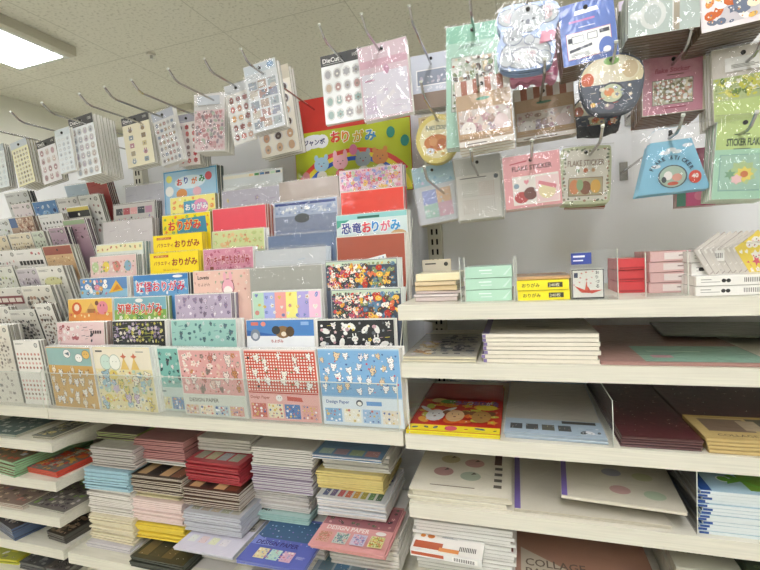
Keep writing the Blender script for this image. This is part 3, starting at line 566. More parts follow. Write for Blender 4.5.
item('origami_book','large jumbo origami book with red top and rainbow, tallest behind the packs','origami book',.315,.004,.26,((a.x+b.x)/2,.305,(a.z+b.z)/2-.262),col='c8352c',fart=a_jumbo,mat=GLOSS,rot=(R(-2),0,0),side='a02c28')
item('origami_book','second jumbo origami book showing its red edge behind the first','origami book',.25,.004,.262,((a.x+b.x)/2-.02,.3105,(a.z+b.z)/2-.26),col='b8302c',mat=GLOSS,rot=(R(-2),0,0))
# ---------------------------------------------------------------- left bay: sticker sheets in tiers
GR=['8a8a88','b9a79c','c9b7b0','9aa6b0']
def stk(k,x0,y0,x1,y1,label,art,n=2,t=.004,side='9a978e',**kw):
    return pack(k,x0,y0,x1,y1,label,art,n,t,side=side,name='sticker_sheet',cat='sticker sheet',**kw)
S=a_sheet
stk(0,-28,327,7,324,'off white sticker sheet with faint icons at the left frame edge, front row',S('e9e4d8',['b7aea2','c9bfb2','8f8a84','a8a096'],60,.005,'ofcr'),4,.0055)
stk(0,13,342,38,339,'tall sticker sheet with rows of pink and brown beads',a_beads(['c98a80','8f7468','d8a8a0','a86a60']),3,.004)
stk(1,-22,309,8,306,'white sticker sheet with brown outlines at left edge, second tier',S('e6e3dc',['8a7a6a','b09a8a','6a6a6a'],40,.005),3)
stk(1,8,311,34,309,'grey sticker sheet with dark icons and framed edge',S('d6d4cc',['5a5a5a','8a8780','3f3f45'],44,.005,'ocr'),2,side='4f4e4a')
stk(1,34,305,51,303,'narrow white sticker sheet with brown bows beside the framed one',S('e9e7e0',['7a5a4a','4a4440','b0a090'],26,.005,'hof'),2,side='6a6862')
stk(2,-24,290,21,287,'sticker sheet with a burgundy band of white letters',lambda A:(S('dad7d0',['8a8a86'],10)(A),A.r(.003,A.h-.045,A.w-.003,A.h-.022,'7c3c40'),A.tiles(.01,A.h-.042,A.w-.008,A.h-.026,6,1,['ded4cc'],.0022,pat=False)),2)
stk(2,21,288,50,284,'beige sticker sheet with a brown cat shaped print',S('dedad0',['8a6a54','b08a74','5a5a58','a89a8c'],26,.008,'oc'),4)
stk(3,-16,268,12,267,'pale green sticker sheet with small leaves and round badge',S('dfe0d6',['a8b07a','c9cf9a','7a7a78'],34,.005),2)
stk(3,15,270,36,267,'lilac grey sticker sheet with rows of droplets',S('c6bec6',['9a8a9c','e6e0e6','6f6870'],34,.005,'o'),3)
stk(3,36,269,62,264,'white sticker sheet with a pale yellow oval print',lambda A:(S('e6e4dc',['a8a89c'],12,.004)(A),A.el(A.w*.5,A.h-.042,.032,.014,'d8d6a0',16),A.scat(.01,A.h-.055,A.w-.01,A.h-.03,['8f8f6a','c2b880'],12,.004,'of')),5,.0035)
stk(4,-18,253,14,250,'white sticker sheet with pink and grey dots at left edge, fifth tier',S('e6e4e0',['c98a90','8a8a8a','e0b0a8'],30,.005,'oc'),2)
stk(4,14,251,41,248,'white sticker sheet with a row of black silhouettes',lambda A:(A.r(.001,.001,A.w-.001,A.h-.001,'e8e6e2'),A.lines(.006,A.h-.01,.03,2,'8a8a88'),A.scat(A.w*.55,A.h-.018,A.w-.004,A.h-.004,['4a4a4a','c97a80'],3,.005,'co'),A.tiles(.006,A.h-.045,A.w-.006,A.h-.03,7,1,['2a2a2c'],gap=.0014,pat=False)),2)
stk(4,42,248,70,243,'rust red sticker sheet with tan lower half',lambda A:(A.r(.001,.001,A.w-.001,A.h-.001,'cfae84'),A.r(.002,A.h-.025,A.w-.002,A.h-.002,'9c5448'),A.el(A.w*.5,A.h-.012,.003,.003,'3a2a26',8),A.scat(.004,A.h-.05,A.w-.004,A.h-.028,['b58a54','e6cfa0','8a6a44'],22,.004,'ol')),5,.003,side='a8a294')
stk(5,-14,238,6,235,'orange trimmed sticker sheet at the left frame edge',S('d8cbb0',['cf8f4a','8a8a80'],20,.005),1)
stk(5,8,236,30,231,'cream sticker sheet with fine rows of dots',S('dcd2bc',['a8905c','c2ad84','7f7a68'],60,.0032,'c'),3)
stk(5,31,233,43,230,'narrow green grey sticker sheet with leaf prints',S('c6cdbd',['4a5a48','8aa080'],20,.005,'o'),2)
stk(5,48,230,64,225,'dark mauve sticker sheet tucked beside the charcoal labels',S('a890a0',['6a5468','cbb8c6'],16,.005,'of'),3,side='4a3c46')
stk(6,-6,221,8,219,'white sticker sheet strip at the left edge, seventh tier',S('d9dcdc',['a0a8b0','b0c0a0'],20,.005),1)
stk(6,8,219,32,215,'brown patterned sticker sheet with a blue corner',lambda A:(A.r(.001,.001,A.w-.001,A.h-.001,'b39a88'),A.r(.001,A.h-.03,A.w*.3,A.h-.001,'4f6a98'),A.scat(A.w*.3,A.h-.05,A.w-.003,A.h-.003,['7a4a3c','d9c2ac','a0604c','e6d8c8'],50,.005,'ofc')),4,side='8a7464')
stk(6,38,217,62,212,'white sticker sheet with rows of small black bells',lambda A:(A.r(.001,.001,A.w-.001,A.h-.001,'dedede'),A.lines(.006,A.h-.008,.04,1,'8a8a8a'),A.tiles(.008,A.h-.09,A.w-.008,A.h-.016,6,5,['33353a'],gap=.0042,pat=False)),2)
stk(6,62,222,84,217,'green and pink sticker sheet leaning at the tier end',lambda A:(A.r(.001,.001,A.w-.001,A.h-.001,'b79aa6'),A.r(.002,A.h-.014,A.w-.002,A.h-.002,'9ab08c'),A.el(A.w*.5,A.h-.03,.003,.003,'33262c',8),A.scat(.003,A.h-.06,A.w-.003,A.h-.02,['8a5a6a','4f3c44','d8c0c8'],14,.005,'ol')),4,.003,side='6c5862')
stk(7,11,205,30,202,'very pale pink sticker sheet with tiny lettering',S('e0d6da',['c9a8b4','b0a8b0'],14,.006,'o'),1)
stk(7,32,204,55,198,'bright blue sticker sheet with clouds, left upper tier',lambda A:(A.r(.001,.001,A.w-.001,A.h-.001,'5484bc'),A.scat(.004,A.h-.05,A.w-.004,A.h-.01,['8ab4d8','c9dcea','3f6aa8'],9,.011,'o'),A.el(A.w-.014,A.h-.03,.006,.006,'27406c')),2,side='6a7a90')
stk(7,56,201,77,195,'white sticker sheet with red dots beside the blue one',S('dedcda',['c95c5c','d88a8a','5a5a5a'],14,.0055,'c'),2)
stk(7,78,199,98,191,'white sticker sheet with scattered dark flowers',S('dcdcd8',['4a4a4c','8a8a88','b07a7a'],12,.006,'f'),2)
stk(8,4,195,27,189,'grey white sticker sheet near the back of the left bay',S('c9cbcb',['5a6068','9aa0a8'],22,.005,'or'),3,side='3f4042')
stk(8,64,186,86,183,'pale blue shiny sticker sheet near the steel post',a_base('b6c9da',['e6eef4','8fa8c0'],10,.007,'l'),2,side='5a3a3c')
stk(8,86,184,106,178,'dark red sticker sheet near the steel post',a_base('a83f3c',['c05a54','8a2c2c'],8,.007,'l'),3,side='5c2c30')
o=stk(7,66,209,88,204,'black and yellow sticker sheet standing between white ones',lambda A:(A.r(.001,.001,A.w-.001,A.h-.001,'c9c6bc'),A.r(.002,A.h-.012,A.w-.002,A.h-.002,'c9b658'),A.r(.002,A.h-.03,A.w-.002,A.h-.012,'26262a'),A.el(A.w*.5,A.h-.022,.004,.004,'d8d8d0',8)),1,.0015,dy=-.0065)
# ---------------------------------------------------------------- hooks and hanging cards
def hook(x,z,label,ylen=0.0,tilt=.0):
    mb=MB(); r=.0023; y1=WY-.004; zr=z-.018
    mb.tube([(x,y1,zr-tilt),(x,ylen+.028,zr),(x,ylen+.016,zr+.004),(x,ylen,z)],r,'ffffff',8)
    o=mb.build('peg_hook',CHROME); tag(o,label,'display hook')
    p=MB(); p.box(x-.008,x+.008,y1,y1+.003,zr-.02,zr+.02,'ffffff'); p.build('hook_plate',CHROME,o)
    t=MB(); t.tube([(x,ylen+.0008,z-.0008),(x,ylen-.001,z+.0016)],.0029,'ffffff',8); t.build('tip_cap',ACEDGE,o)
def hang(Y,x0,y0,x1,y1,yb,label,art,n=0,step=None,t=.0015,col='ecebe4',side=None,bottom=None,name='sticker_pack',cat='sticker pack',mat=None,bag=None,yaw=0,xb=None,behind=None,shape=None,pitch=0,low=0):
    """card hanging at depth Y, top corners and bottom edge from the photograph"""
    global PK; PK+=1; rd=random.Random(PK*3)
    a=at(x0,y0,Y=Y); b=at(x1,y1,Y=Y); c=at(xb if xb is not None else (x0+x1)/2,yb,Y=Y)
    w=math.hypot(b.x-a.x,b.z-a.z); roll=math.atan2(b.z-a.z,b.x-a.x); h=(a.z+b.z)/2-c.z
    m=(a+b)/2; loc=Vector((m.x+math.sin(roll)*h,Y,m.z-math.cos(roll)*h))
    rot=(R(pitch),-roll,R(yaw))
    if shape:
        o=shape(name,w,h,t,art,mat or GLOSS); o.location=loc;o.rotation_euler=rot; tag(o,label,cat)
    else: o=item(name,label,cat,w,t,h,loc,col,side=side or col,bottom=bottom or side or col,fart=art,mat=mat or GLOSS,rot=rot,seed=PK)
    ey=MB(); ey.tube([(0,-.0026,h-.011),(0,-.0005,h-.011)],.0032,'2f2f30',10); ey.build('hang_hole',DARK,o)
    if bag:
        mb=MB(); g=bag; z1=h+g*.6
        n_=7; vs=[];fs=[]
        for i in range(n_+1):
            for j in range(n_+1):
                vs.append((-w/2-g+(w+2*g)*i/n_,-.0022-rd.uniform(0,.0022),-g*.6+(z1+g*.6)*j/n_))
        for i in range(n_):
            for j in range(n_): k=i*(n_+1)+j; fs.append((k,k+n_+1,k+n_+2,k+1))
        mb.mesh(vs,fs,'ffffff'); bo=mb.build('clear_bag',BAG,o); sb=MB(); sb.box(-w/2-g,w/2+g,-.0026,-.0022,h+g*.1,h+g*.6,'ffffff'); sb.build('seal_strip',FILM,bo)
    st=step or (t+.003)
    for i in range(n):
        dup(o,loc+Vector((rd.uniform(-.0012,.0012),(i+1)*st,-.0005*(i+1)-low*(i+1))),behind or ('same kind on the hook behind the '+short(label,9)),'cards behind the '+label,rot=(R(pitch),-roll+R(rd.uniform(-.6,.6)),R(yaw)),parts=False)
    return o
for x,z,l in [(-1.345,1.843,'display hook at the far left edge of the top row'),(-1.225,1.843,'second display hook from the left edge in the top row'),(-1.118,1.845,'display hook over the pale blue sheets, top row at left'),(-1.015,1.849,'display hook holding the rabbit sticker sheets'),(-.901,1.850,'display hook holding the brown label sheets'),(-.828,1.852,'display hook holding the small icon sheet'),(-.753,1.853,'display hook holding the strawberry sheets'),(-.656,1.858,'display hook holding the pink floral sheet'),(-.568,1.861,'display hook holding the dessert sheet'),(-.483,1.863,'display hook holding the grey collage sheet'),(-.318,1.872,'display hook holding the animal head sheet'),(-.238,1.873,'display hook holding the pale pink card'),(-.153,1.867,'display hook holding the lavender card'),(-.054,1.86,'display hook holding the mint green card'),(.033,1.845,'display hook holding the koala card'),(.125,1.86,'display hook holding the deep blue card'),(.225,1.85,'display hook holding the sage green card'),(.33,1.85,'display hook holding the food sticker card'),
  (-.14,1.741,'middle row hook holding the round yellow card'),(-.048,1.740,'middle row hook holding the front striped kraft card'),(.055,1.741,'middle row hook holding the right striped kraft card'),(.154,1.747,'middle row hook holding the bowl shaped card'),(.249,1.746,'middle row hook holding the rose pink card'),(.333,1.722,'middle row hook holding the clear green bag'),
  (-.142,1.60,'low row hook holding the holographic card'),(-.063,1.618,'low row hook holding the dotted pattern card'),(.032,1.621,'low row hook holding the pink flake card'),(.133,1.628,'low row hook holding the wreath card'),(.237,1.628,'low row hook holding the blue mountain card'),(.324,1.619,'low row hook holding the green flakes bag')]: hook(x,z,l)
def die(title,cols,bg='e9eaec',hd='4a4b4d',kinds='ocbf',nx=4,ny=6,sz=None):
    def f(A):
        A.r(.0005,.0005,A.w-.0005,A.h-.0005,bg); hh=A.h*.16; A.r(.0005,A.h-hh,A.w-.0005,A.h-.0005,hd)
        if title: A.t(title,.005,A.h-hh*.72,hh*.42,'e6e6e4',A.w*.52,.02); A.t('100',A.w*.78,A.h-hh*.6,hh*.3,'c9c9c6',A.w*.14)
        A.lines(.006,A.h-hh*.86,A.w*.5,1,'c9c9c6',hh=.0008)
        s=sz or min((A.w-.008)/nx,(A.h-hh-.008)/ny)*.42; A.nx(); dx=(A.w-.008)/nx; dy=(A.h-hh-.008)/ny
        for i in range(nx):
            for j in range(ny):
                x=.004+(i+.5)*dx; y=.004+(j+.5)*dy; c=A.rd.choice(cols); k=A.rd.choice(kinds)
                A.el(x,y,s*1.08,s*1.08*min(1.2,dy/dx),'d6d6d4',12,new=False); A.k+=.5
                if k=='b': A.el(x,y-s*.25,s*.7,s*.6,c,10,new=False); A.el(x-s*.35,y+s*.55,s*.2,s*.45,c,8,new=False); A.el(x+s*.35,y+s*.55,s*.2,s*.45,c,8,new=False)
                elif k=='f': A.star(x,y,s,c,6,.7)
                elif k=='r': A.poly([(x-s*.8,y-s*.7),(x+s*.8,y-s*.7),(x+s*.8,y+s*.7),(x-s*.8,y+s*.7)],c)
                else: A.el(x,y,s*.75,s*(.95 if k=='o' else .75),c,10,new=False)
                A.k+=.5; A.el(x,y-s*.1,s*.3,s*.25,A.rd.choice(['f0ece6','8a8078',c]),7,new=False); A.k-=1
    return f
MUT=['b5a6a2','a9aeb8','c4b3a6','b59a9a','8f9aa0']
hang(.10,-16,149,3,143,190,'pale blue hanging sticker sheet cut off by the left frame edge',die(None,['c9d6dc','b9c6cc'],'dbe4e6','b9c4ca'),3,.006,side='5a5a52')
hang(.10,10,144,26,137,186,'pale yellow hanging sticker sheet with dotted rows',die(None,['a89f70','8f885c','c2b88a'],'e6e2b8','c3cbd2','c',5,8),6,.007,side='8a7a48',xb=21)
hang(.10,36,143,54,136,183,'dark headed hanging sticker sheet with mauve shapes',die('DieCut',['b79aa0','a98a90','c2b0ac'],'dfdde0','3f3f41','ob',3,4),2,.008,side='6a6a60',xb=50)
hang(.09,54,131,69,126,173,'translucent pale blue hanging sheet between two dark headed ones',die(None,['c9d2da','d8dfe4','bcc6d0'],'dfe6ea','d3dce0','ob',3,7),1,.006,xb=64)
hang(.105,68,120,92,112,177,'hanging sheet of grey rabbit stickers under a dark header',die('DieCut',['a9b3be','b9b3c0','bcb0ae'],'e8edf0','454648','b',4,6),7,.009,side='97907c',bottom='a09a88',xb=88)
hang(.165,121,119,148,111,166,'hanging sheet of brown and blue label stickers',die('DieCut',['8f7f66','a9a08a','8fa0a8','b98a94','c9bd94'],'e6e0c6','48494b','rrb',2,5),3,.009,side='a8a088',xb=139)
hang(.16,151,115,172,106,165,'hanging sheet with rows of tiny icons in a clear sleeve',die(None,['b58a8a','8a9ab0','b5a08a','9a9aa0'],'e3e3e3','c3c9d6','ocr',5,7),2,.006,xb=166,bag=.003)
hang(.19,175,116,197,112,166,'hanging sheet of red strawberry stickers',die(None,['b5484c','c96a68','8f7a78'],'e0d8d4','9a9aa4','ocf',3,6),4,.01,side='8a8078',xb=188)
hang(.14,194,95,225,92,151,'hanging sheet of pink floral stickers with a clear header',lambda A:(A.r(.0005,.0005,A.w-.0005,A.h-.0005,'e6e4e2'),A.r(.001,.004,A.w-.001,A.h*.72,'ecd8da'),A.scat(.002,.006,A.w-.002,A.h*.71,['c98a90','d9aab0','9a8a94','b5c2b0'],70,.0055,'fohc'),A.r(.012,A.h*.8,A.w-.012,A.h*.95,'c6ccd4')),5,.007,side='b9b6ac',xb=216,bag=.002)
hang(.10,224,87,247,79,143,'hanging sheet of dessert stickers',die(None,['b5714c','d8a05c','c97a70','8a4a44','c9a08a'],'ece9e4','d5d9dc','ocf',3,5,.0075),0,xb=243,bag=.002)
hang(.075,243,68,275,57,130,'hanging sheet of blue grey collage stickers with shiny creases',lambda A:(A.r(.0005,.0005,A.w-.0005,A.h-.0005,'e3e7ea'),A.r(.002,A.h*.86,A.w-.002,A.h-.002,'d3dde4'),A.t('DieCut art',.005,A.h*.79,.008,'a9b4bc',A.w*.6),A.el(A.w*.82,A.h*.93,.008,.006,'8fb0d0'),A.tiles(.004,.006,A.w-.004,A.h*.76,3,5,['8f9aa6','b5a090','a9b4b8','c9c2b4','b08a84','9aa0b4'],.002),A.scat(.004,.006,A.w-.004,A.h*.76,['d8d0c8','7f8c98','e6e6e4','a87a6c'],30,.0055,'rol')),3,.006,side='a8a8a2',xb=270,bag=.002)
hang(.215,250,75,288,63,156,'tan sticker sheets hanging at the back of the collage hook',die(None,['b58a6a','4a3a34','c9a88a'],'e9e4d8','c9c2b0','oc',3,6),2,.014,side='8a7f6a',xb=272)
hang(.112,320,57,361,47,121,'white hanging sheet of round animal stickers under a dark header',die('DieCut',['9ab0ac','b5a8a2','b08f8c','a5a5a8','c2b09c'],'edf0f0','4c4e50','obof',4,4),1,.006,xb=350)
hang(.10,357,49,406,36,117,'pale pink hanging card with white shiny panel',lambda A:(A.r(.0005,.0005,A.w-.0005,A.h-.0005,'e6cfd8'),A.r(.004,.004,A.w-.004,A.h*.62,'eae6f0'),A.r(.002,A.h*.7,A.w-.002,A.h*.8,'dfb4c4'),A.lines(.01,A.h*.52,.03,1,'c995b0',hh=.003),A.el(A.w*.55,A.h*.64,.006,.009,'cf9ab5'),A.r(.008,.012,.03,.045,'e0d3e6'),A.pg([(.04,.02),(.07,.045),(.066,.052),(.036,.028)],'f3eef2'),A.scat(.006,.006,A.w-.006,A.h*.4,['ded0e4','f4f0f6'],12,.007,'rl')),2,.006,xb=390,bag=.003)
hang(.19,410,57,452,49,108,'lavender hanging card with a small window',lambda A:(A.r(.0005,.0005,A.w-.0005,A.h-.0005,'8f7d70'),A.r(.0005,A.h*.3,A.w-.0005,A.h-.0005,'ccd2de'),A.r(.012,A.h*.42,A.w-.01,A.h*.72,'f2f2f4'),A.r(.014,A.h*.44,A.w-.012,A.h*.70,'8f98a8'),A.scat(.016,A.h*.45,A.w-.014,A.h*.6,['b9b4c4','dfe0e8'],8,.006,'o'),A.scat(.01,A.h*.32,A.w-.01,A.h*.4,['e6e8f0'],6,.004,'c')),3,.008,xb=434,side='84705e')
def window(A,x0,y0,x1,y1,c,cols,n,sz,k='fohc'):
    A.r(x0-.0006,y0-.0006,x1+.0006,y1+.0006,'5f6660'); A.r(x0,y0,x1,y1,c); A.scat(x0+.001,y0+.001,x1-.001,y1-.001,cols,n,sz,k); A.scat(x0+.001,y0+.001,x1-.001,y1-.001,['f5f4f0','e6e8e6'],n//3,sz*.7,k)
hang(.075,446,28,499,19,146,'mint green hanging card with a woodland flake window',lambda A:(A.r(.0005,.0005,A.w-.0005,A.h-.0005,'b4dfca'),A.r(.001,A.h*.86,A.w-.001,A.h-.001,'8fd0b2'),A.t('petit fleurs',.022,A.h*.80,.010,'3f6a5c',.04,slant=.003),window(A,.010,A.h*.30,A.w-.008,A.h*.74,'d3d8cc',['b05a44','7a8a5a','c9b894','5a4a40','a8c0a0','e0d0b0'],60,.006)),4,.006,side='a2c8b6',xb=476,bag=.002)
# koala: rounded card in the outline of two koalas
def shaped(outline,colr,edge='8fb0de'):
    def f(name,w,h,t,art,mat):
        mb=MB(); pts=[(x*w-w/2,y*h) for x,y in outline]; n=len(pts)
        mb.face([(x,0,z) for x,z in pts],colr); mb.face([(x,t,z) for x,z in pts][::-1],'e6e4da')
        for i in range(n):
            a,b=pts[i],pts[(i+1)%n]; mb.face([(a[0],t,a[1]),(b[0],t,b[1]),(b[0],0,b[1]),(a[0],0,a[1])],edge)
        A=Art(mb,(-w/2,0,0),(1,0,0),(0,0,1),w,h,5); art(A); return mb.build(name,mat)
    return f
def smooth(pts,it=2):
    for _ in range(it):
        q=[]
        for i in range(len(pts)):
            a,b=pts[i],pts[(i+1)%len(pts)]; q+=[(a[0]*.75+b[0]*.25,a[1]*.75+b[1]*.25),(a[0]*.25+b[0]*.75,a[1]*.25+b[1]*.75)]
        pts=q
    return pts
KO=smooth([(.08,.02),(.5,-.02),(.92,.03),(1.0,.3),(.93,.5),(1.02,.75),(.98,.97),(.75,1.0),(.5,.99),(.25,1.0),(.02,.95),(-.02,.72),(.1,.55),(0,.35)])
def a_koala(A):
    w,h=A.w,A.h; o='5d6b86'; g='b4bcbf'
    for x in (.2,.8): A.el(w*x,h*.8,w*.2,h*.14,o,14); A.el(w*x,h*.8,w*.185,h*.127,g,14); A.el(w*x,h*.79,w*.1,h*.07,'d9c3c6',12)
    A.el(w*.5,h*.76,w*.29,h*.21,o,18); A.el(w*.5,h*.76,w*.28,h*.2,g,18)
    A.el(w*.5,h*.25,w*.42,h*.24,o,18); A.el(w*.5,h*.25,w*.40,h*.23,'b9c0c3',18)
    A.el(w*.28,h*.5,w*.17,h*.13,o,14); A.el(w*.28,h*.5,w*.155,h*.12,'aab3b8',14); A.el(w*.18,h*.57,w*.06,h*.05,'aab3b8',10)
    A.nx()
    for x,y in ((.42,.73),(.6,.75),(.24,.5),(.32,.51)): A.el(w*x,h*y,w*.025 if y>.6 else w*.012,h*.017 if y>.6 else h*.009,'3d4450',8,new=False)
    A.el(w*.51,h*.71,w*.035,h*.04,'565e6c',10); A.el(w*.28,h*.47,w*.02,h*.02,'565e6c',8)
    A.el(w*.5,h*.22,w*.25,h*.13,'8a9098',16); A.el(w*.5,h*.2,w*.235,h*.115,'d3d6d6',16); A.scat(w*.32,h*.12,w*.68,h*.28,['b9bcc0','f2f2f2','c9b8bc'],9,.006,'oc')
    A.el(w*.2,h*.16,w*.13,h*.11,o,12); A.el(w*.2,h*.16,w*.12,h*.1,g,12); A.el(w*.8,h*.16,w*.13,h*.11,o,12); A.el(w*.8,h*.16,w*.12,h*.1,g,12)
    A.el(w*.55,h*.44,w*.09,h*.08,o,10); A.el(w*.55,h*.44,w*.08,h*.07,g,10)
    A.pg([(w*.72,h*.36),(w*.95,h*.4),(w*.97,h*.55),(w*.74,h*.54)],'e58ca6'); A.el(w*.83,h*.88,w*.1,h*.06,'f0e3e8',12); A.t('100',w*.76,h*.855,h*.05,'cf6f90',w*.15)
hang(.01,498,6,560,-2,69,'blue card cut in the outline of a grey koala holding its cub',a_koala,3,.008,shape=shaped(KO,'a9c2ea'),xb=530,bag=.004)
SC=smooth([(0,.1),(.12,0),(.25,.08),(.38,0),(.5,.08),(.62,0),(.75,.08),(.88,0),(1,.1),(1,1),(0,1)],1)
hang(.09,510,10,562,2,84,'rose pink scalloped card hanging behind the koala',lambda A:(A.r(.004,.012,A.w-.004,A.h*.25,'e07fa6'),A.r(.01,A.h*.1,A.w-.01,A.h*.14,'f0c6d4')),2,.008,shape=shaped(SC,'eaa6c0','d98aa8'),xb=538)
def a_deep(A):
    w,h=A.w,A.h; A.r(.0005,.0005,w-.0005,h-.0005,'5d78bc'); A.pg([(w*.28,h*.79),(w*.72,h*.8),(w*.7,h*.87),(w*.3,h*.86)],'eef0f4'); A.lines(w*.18,h*.68,w*.6,1,'c07ab0',hh=.003); A.lines(w*.34,h*.58,w*.35,1,'c9d0ea',hh=.0015)
    A.r(w*.1,h*.09,w*.9,h*.52,'b87a90'); A.r(w*.11,h*.1,w*.89,h*.51,'e6e8e4'); A.pg([(w*.14,h*.2),(w*.55,h*.26),(w*.55,h*.3),(w*.14,h*.25)],'4a4f58'); A.ring(w*.2,h*.34,w*.42,h*.46,.0008,'5a6470'); A.ring(w*.48,h*.36,w*.66,h*.47,.0008,'5a6470'); A.r(w*.7,h*.42,w*.87,h*.48,'3f444c'); A.r(w*.13,h*.36,w*.2,h*.44,'3f444c')
    A.lines(w*.16,h*.17,w*.4,3,'8a9098'); A.el(w*.8,h*.18,w*.14,h*.16,'5d78bc',16); A.el(w*.8,h*.14,w*.07,h*.05,'eef0f4',12)
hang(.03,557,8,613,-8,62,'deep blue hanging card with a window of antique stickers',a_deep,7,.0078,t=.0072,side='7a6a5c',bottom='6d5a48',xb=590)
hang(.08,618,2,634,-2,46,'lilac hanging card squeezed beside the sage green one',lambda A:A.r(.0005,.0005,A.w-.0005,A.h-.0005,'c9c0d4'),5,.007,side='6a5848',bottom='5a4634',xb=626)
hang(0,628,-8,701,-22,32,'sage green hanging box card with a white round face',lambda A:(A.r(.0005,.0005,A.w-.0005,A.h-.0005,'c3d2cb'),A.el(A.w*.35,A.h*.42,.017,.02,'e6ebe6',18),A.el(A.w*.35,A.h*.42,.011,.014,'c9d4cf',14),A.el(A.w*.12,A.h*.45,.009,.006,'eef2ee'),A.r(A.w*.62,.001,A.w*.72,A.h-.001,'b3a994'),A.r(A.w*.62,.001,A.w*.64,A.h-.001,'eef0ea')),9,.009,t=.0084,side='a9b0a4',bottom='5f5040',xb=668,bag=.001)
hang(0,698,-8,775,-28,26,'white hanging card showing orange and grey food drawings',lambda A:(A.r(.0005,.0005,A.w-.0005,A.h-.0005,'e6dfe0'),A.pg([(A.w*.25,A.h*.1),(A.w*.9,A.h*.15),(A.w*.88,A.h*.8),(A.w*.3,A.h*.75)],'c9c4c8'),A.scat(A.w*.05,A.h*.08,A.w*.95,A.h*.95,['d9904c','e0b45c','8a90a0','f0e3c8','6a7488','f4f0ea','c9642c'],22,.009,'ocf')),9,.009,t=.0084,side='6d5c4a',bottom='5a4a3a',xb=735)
# middle row
def a_round(A):
    w,h=A.w,A.h; A.el(w*.5,h*.5,w*.46,h*.46,'e8d777',28); A.el(w*.5,h*.5,w*.40,h*.40,'f0e6b4',26); A.t('FLAKE STICKER',w*.24,h*.68,h*.09,'4f6a6c',w*.52,.02)
    A.el(w*.5,h*.42,w*.3,h*.17,'d98a4c',18); A.el(w*.42,h*.44,w*.1,h*.09,'e6a268',12); A.el(w*.62,h*.40,w*.12,h*.1,'c9743c',12); A.el(w*.35,h*.25,w*.1,h*.07,'dfe3e6',12); A.scat(w*.15,h*.15,w*.85,h*.4,['e0b040','c94c3c','f6efc8'],12,.004,'fcs')
OC=[(.5+.5*math.cos(2*math.pi*i/28),.5+.5*math.sin(2*math.pi*i/28)) for i in range(28)]
hang(.165,416,116,459,112,163,'round yellow flake sticker card with orange centre',a_round,3,.006,shape=shaped(OC,'e8d777','b8a86a'),xb=438,bag=.003)
hang(.18,418,118,457,111,150,'kraft patterned card hanging behind the round yellow one',lambda A:(A.r(.0005,.0005,A.w-.0005,A.h-.0005,'cdb98c'),A.scat(.002,A.h*.5,A.w-.002,A.h-.002,['f0e6cc','a8875a','e0c88c'],16,.006,'of')),0,xb=438)
def a_kraft(A):
    w,h=A.w,A.h; A.r(.0005,.0005,w-.0005,h-.0005,'c4a684'); A.stripes(.001,h*.78,w-.001,h-.001,9,'ece4dc'); A.stripes(.001+w/9,h*.78,w-.001,h-.001,8,'b06a50'); A.el(w*.5,h*.70,w*.22,h*.09,'d2b492',14); A.el(w*.5,h*.69,w*.13,h*.025,'5c9a7c',10)
    A.r(.003,h*.13,w-.003,h*.55,'d9cec6'); A.scat(.004,h*.14,w-.004,h*.54,['f0e8e4','c9a0a4','b8a8b4','e6d0c0','a88c80'],30,.0085,'ofc'); A.el(w*.2,h*.26,w*.14,h*.12,'f2ece4',14); A.el(w*.16,h*.27,.0008,.0015,'4a3a34',6); A.el(w*.24,h*.27,.0008,.0015,'4a3a34',6); A.el(w*.8,h*.3,w*.13,h*.12,'ecd8d6',14)
    A.r(.003,h*.13,w-.003,h*.2,'c9a67c'); A.r(.001,.001,w-.001,h*.09,'efe8de'); A.lines(w*.12,h*.035,w*.6,1,'6a5a50',hh=.0016)
hang(.035,454,83,509,71,145,'left striped kraft card of pastel flakes',a_kraft,3,.009,side='d8cbb8',bottom='b89c78',low=.0022,xb=484,bag=.002)
hang(.14,513,91,573,79,139,'right striped kraft card of pastel flakes',a_kraft,3,.006,side='d8cbb8',bottom='b89c78',xb=545,bag=.002)
BW=smooth([(.0,.55),(.06,.25),(.22,.02),(.78,.0),(.95,.25),(1,.55),(.97,.8),(.75,.96),(.5,1.0),(.25,.96),(.04,.82)])
def a_bowl(A):
    w,h=A.w,A.h; A.el(w*.5,h*.62,w*.48,h*.34,'e6d9b0',24); A.el(w*.52,h*.7,w*.40,h*.24,'efe8cc',20); A.el(w*.3,h*.55,w*.24,h*.14,'f3ecd8',14); A.el(w*.13,h*.6,w*.1,h*.12,'e0704a',12); A.el(w*.5,h*.87,w*.12,h*.07,'7fae54',12); A.el(w*.78,h*.7,w*.12,h*.15,'d9c49a',12)
    A.pg([(w*.03,h*.5),(w*.97,h*.5),(w*.86,h*.16),(w*.7,h*.05),(w*.3,h*.05),(w*.12,h*.2)],'4d5666'); A.el(w*.5,h*.34,w*.2,h*.18,'39404c',18); A.el(w*.5,h*.34,w*.17,h*.15,'c7cfae',16); A.el(w*.46,h*.36,w*.08,h*.07,'e3915c',10); A.el(w*.56,h*.3,w*.07,h*.06,'ebe0b4',10); A.el(w*.46,h*.12,w*.08,h*.05,'8a7884',10)
    A.scat(w*.14,h*.1,w*.86,h*.46,['e8c25c','d9604a','8a94a4','f0e6d0'],16,.0035,'lcs')
hang(.03,579,58,645,47,113,'bowl shaped card of noodle soup flakes in a clear bag',a_bowl,3,.006,shape=shaped(BW,'414a5a','39404e'),xb=617,bag=.005)
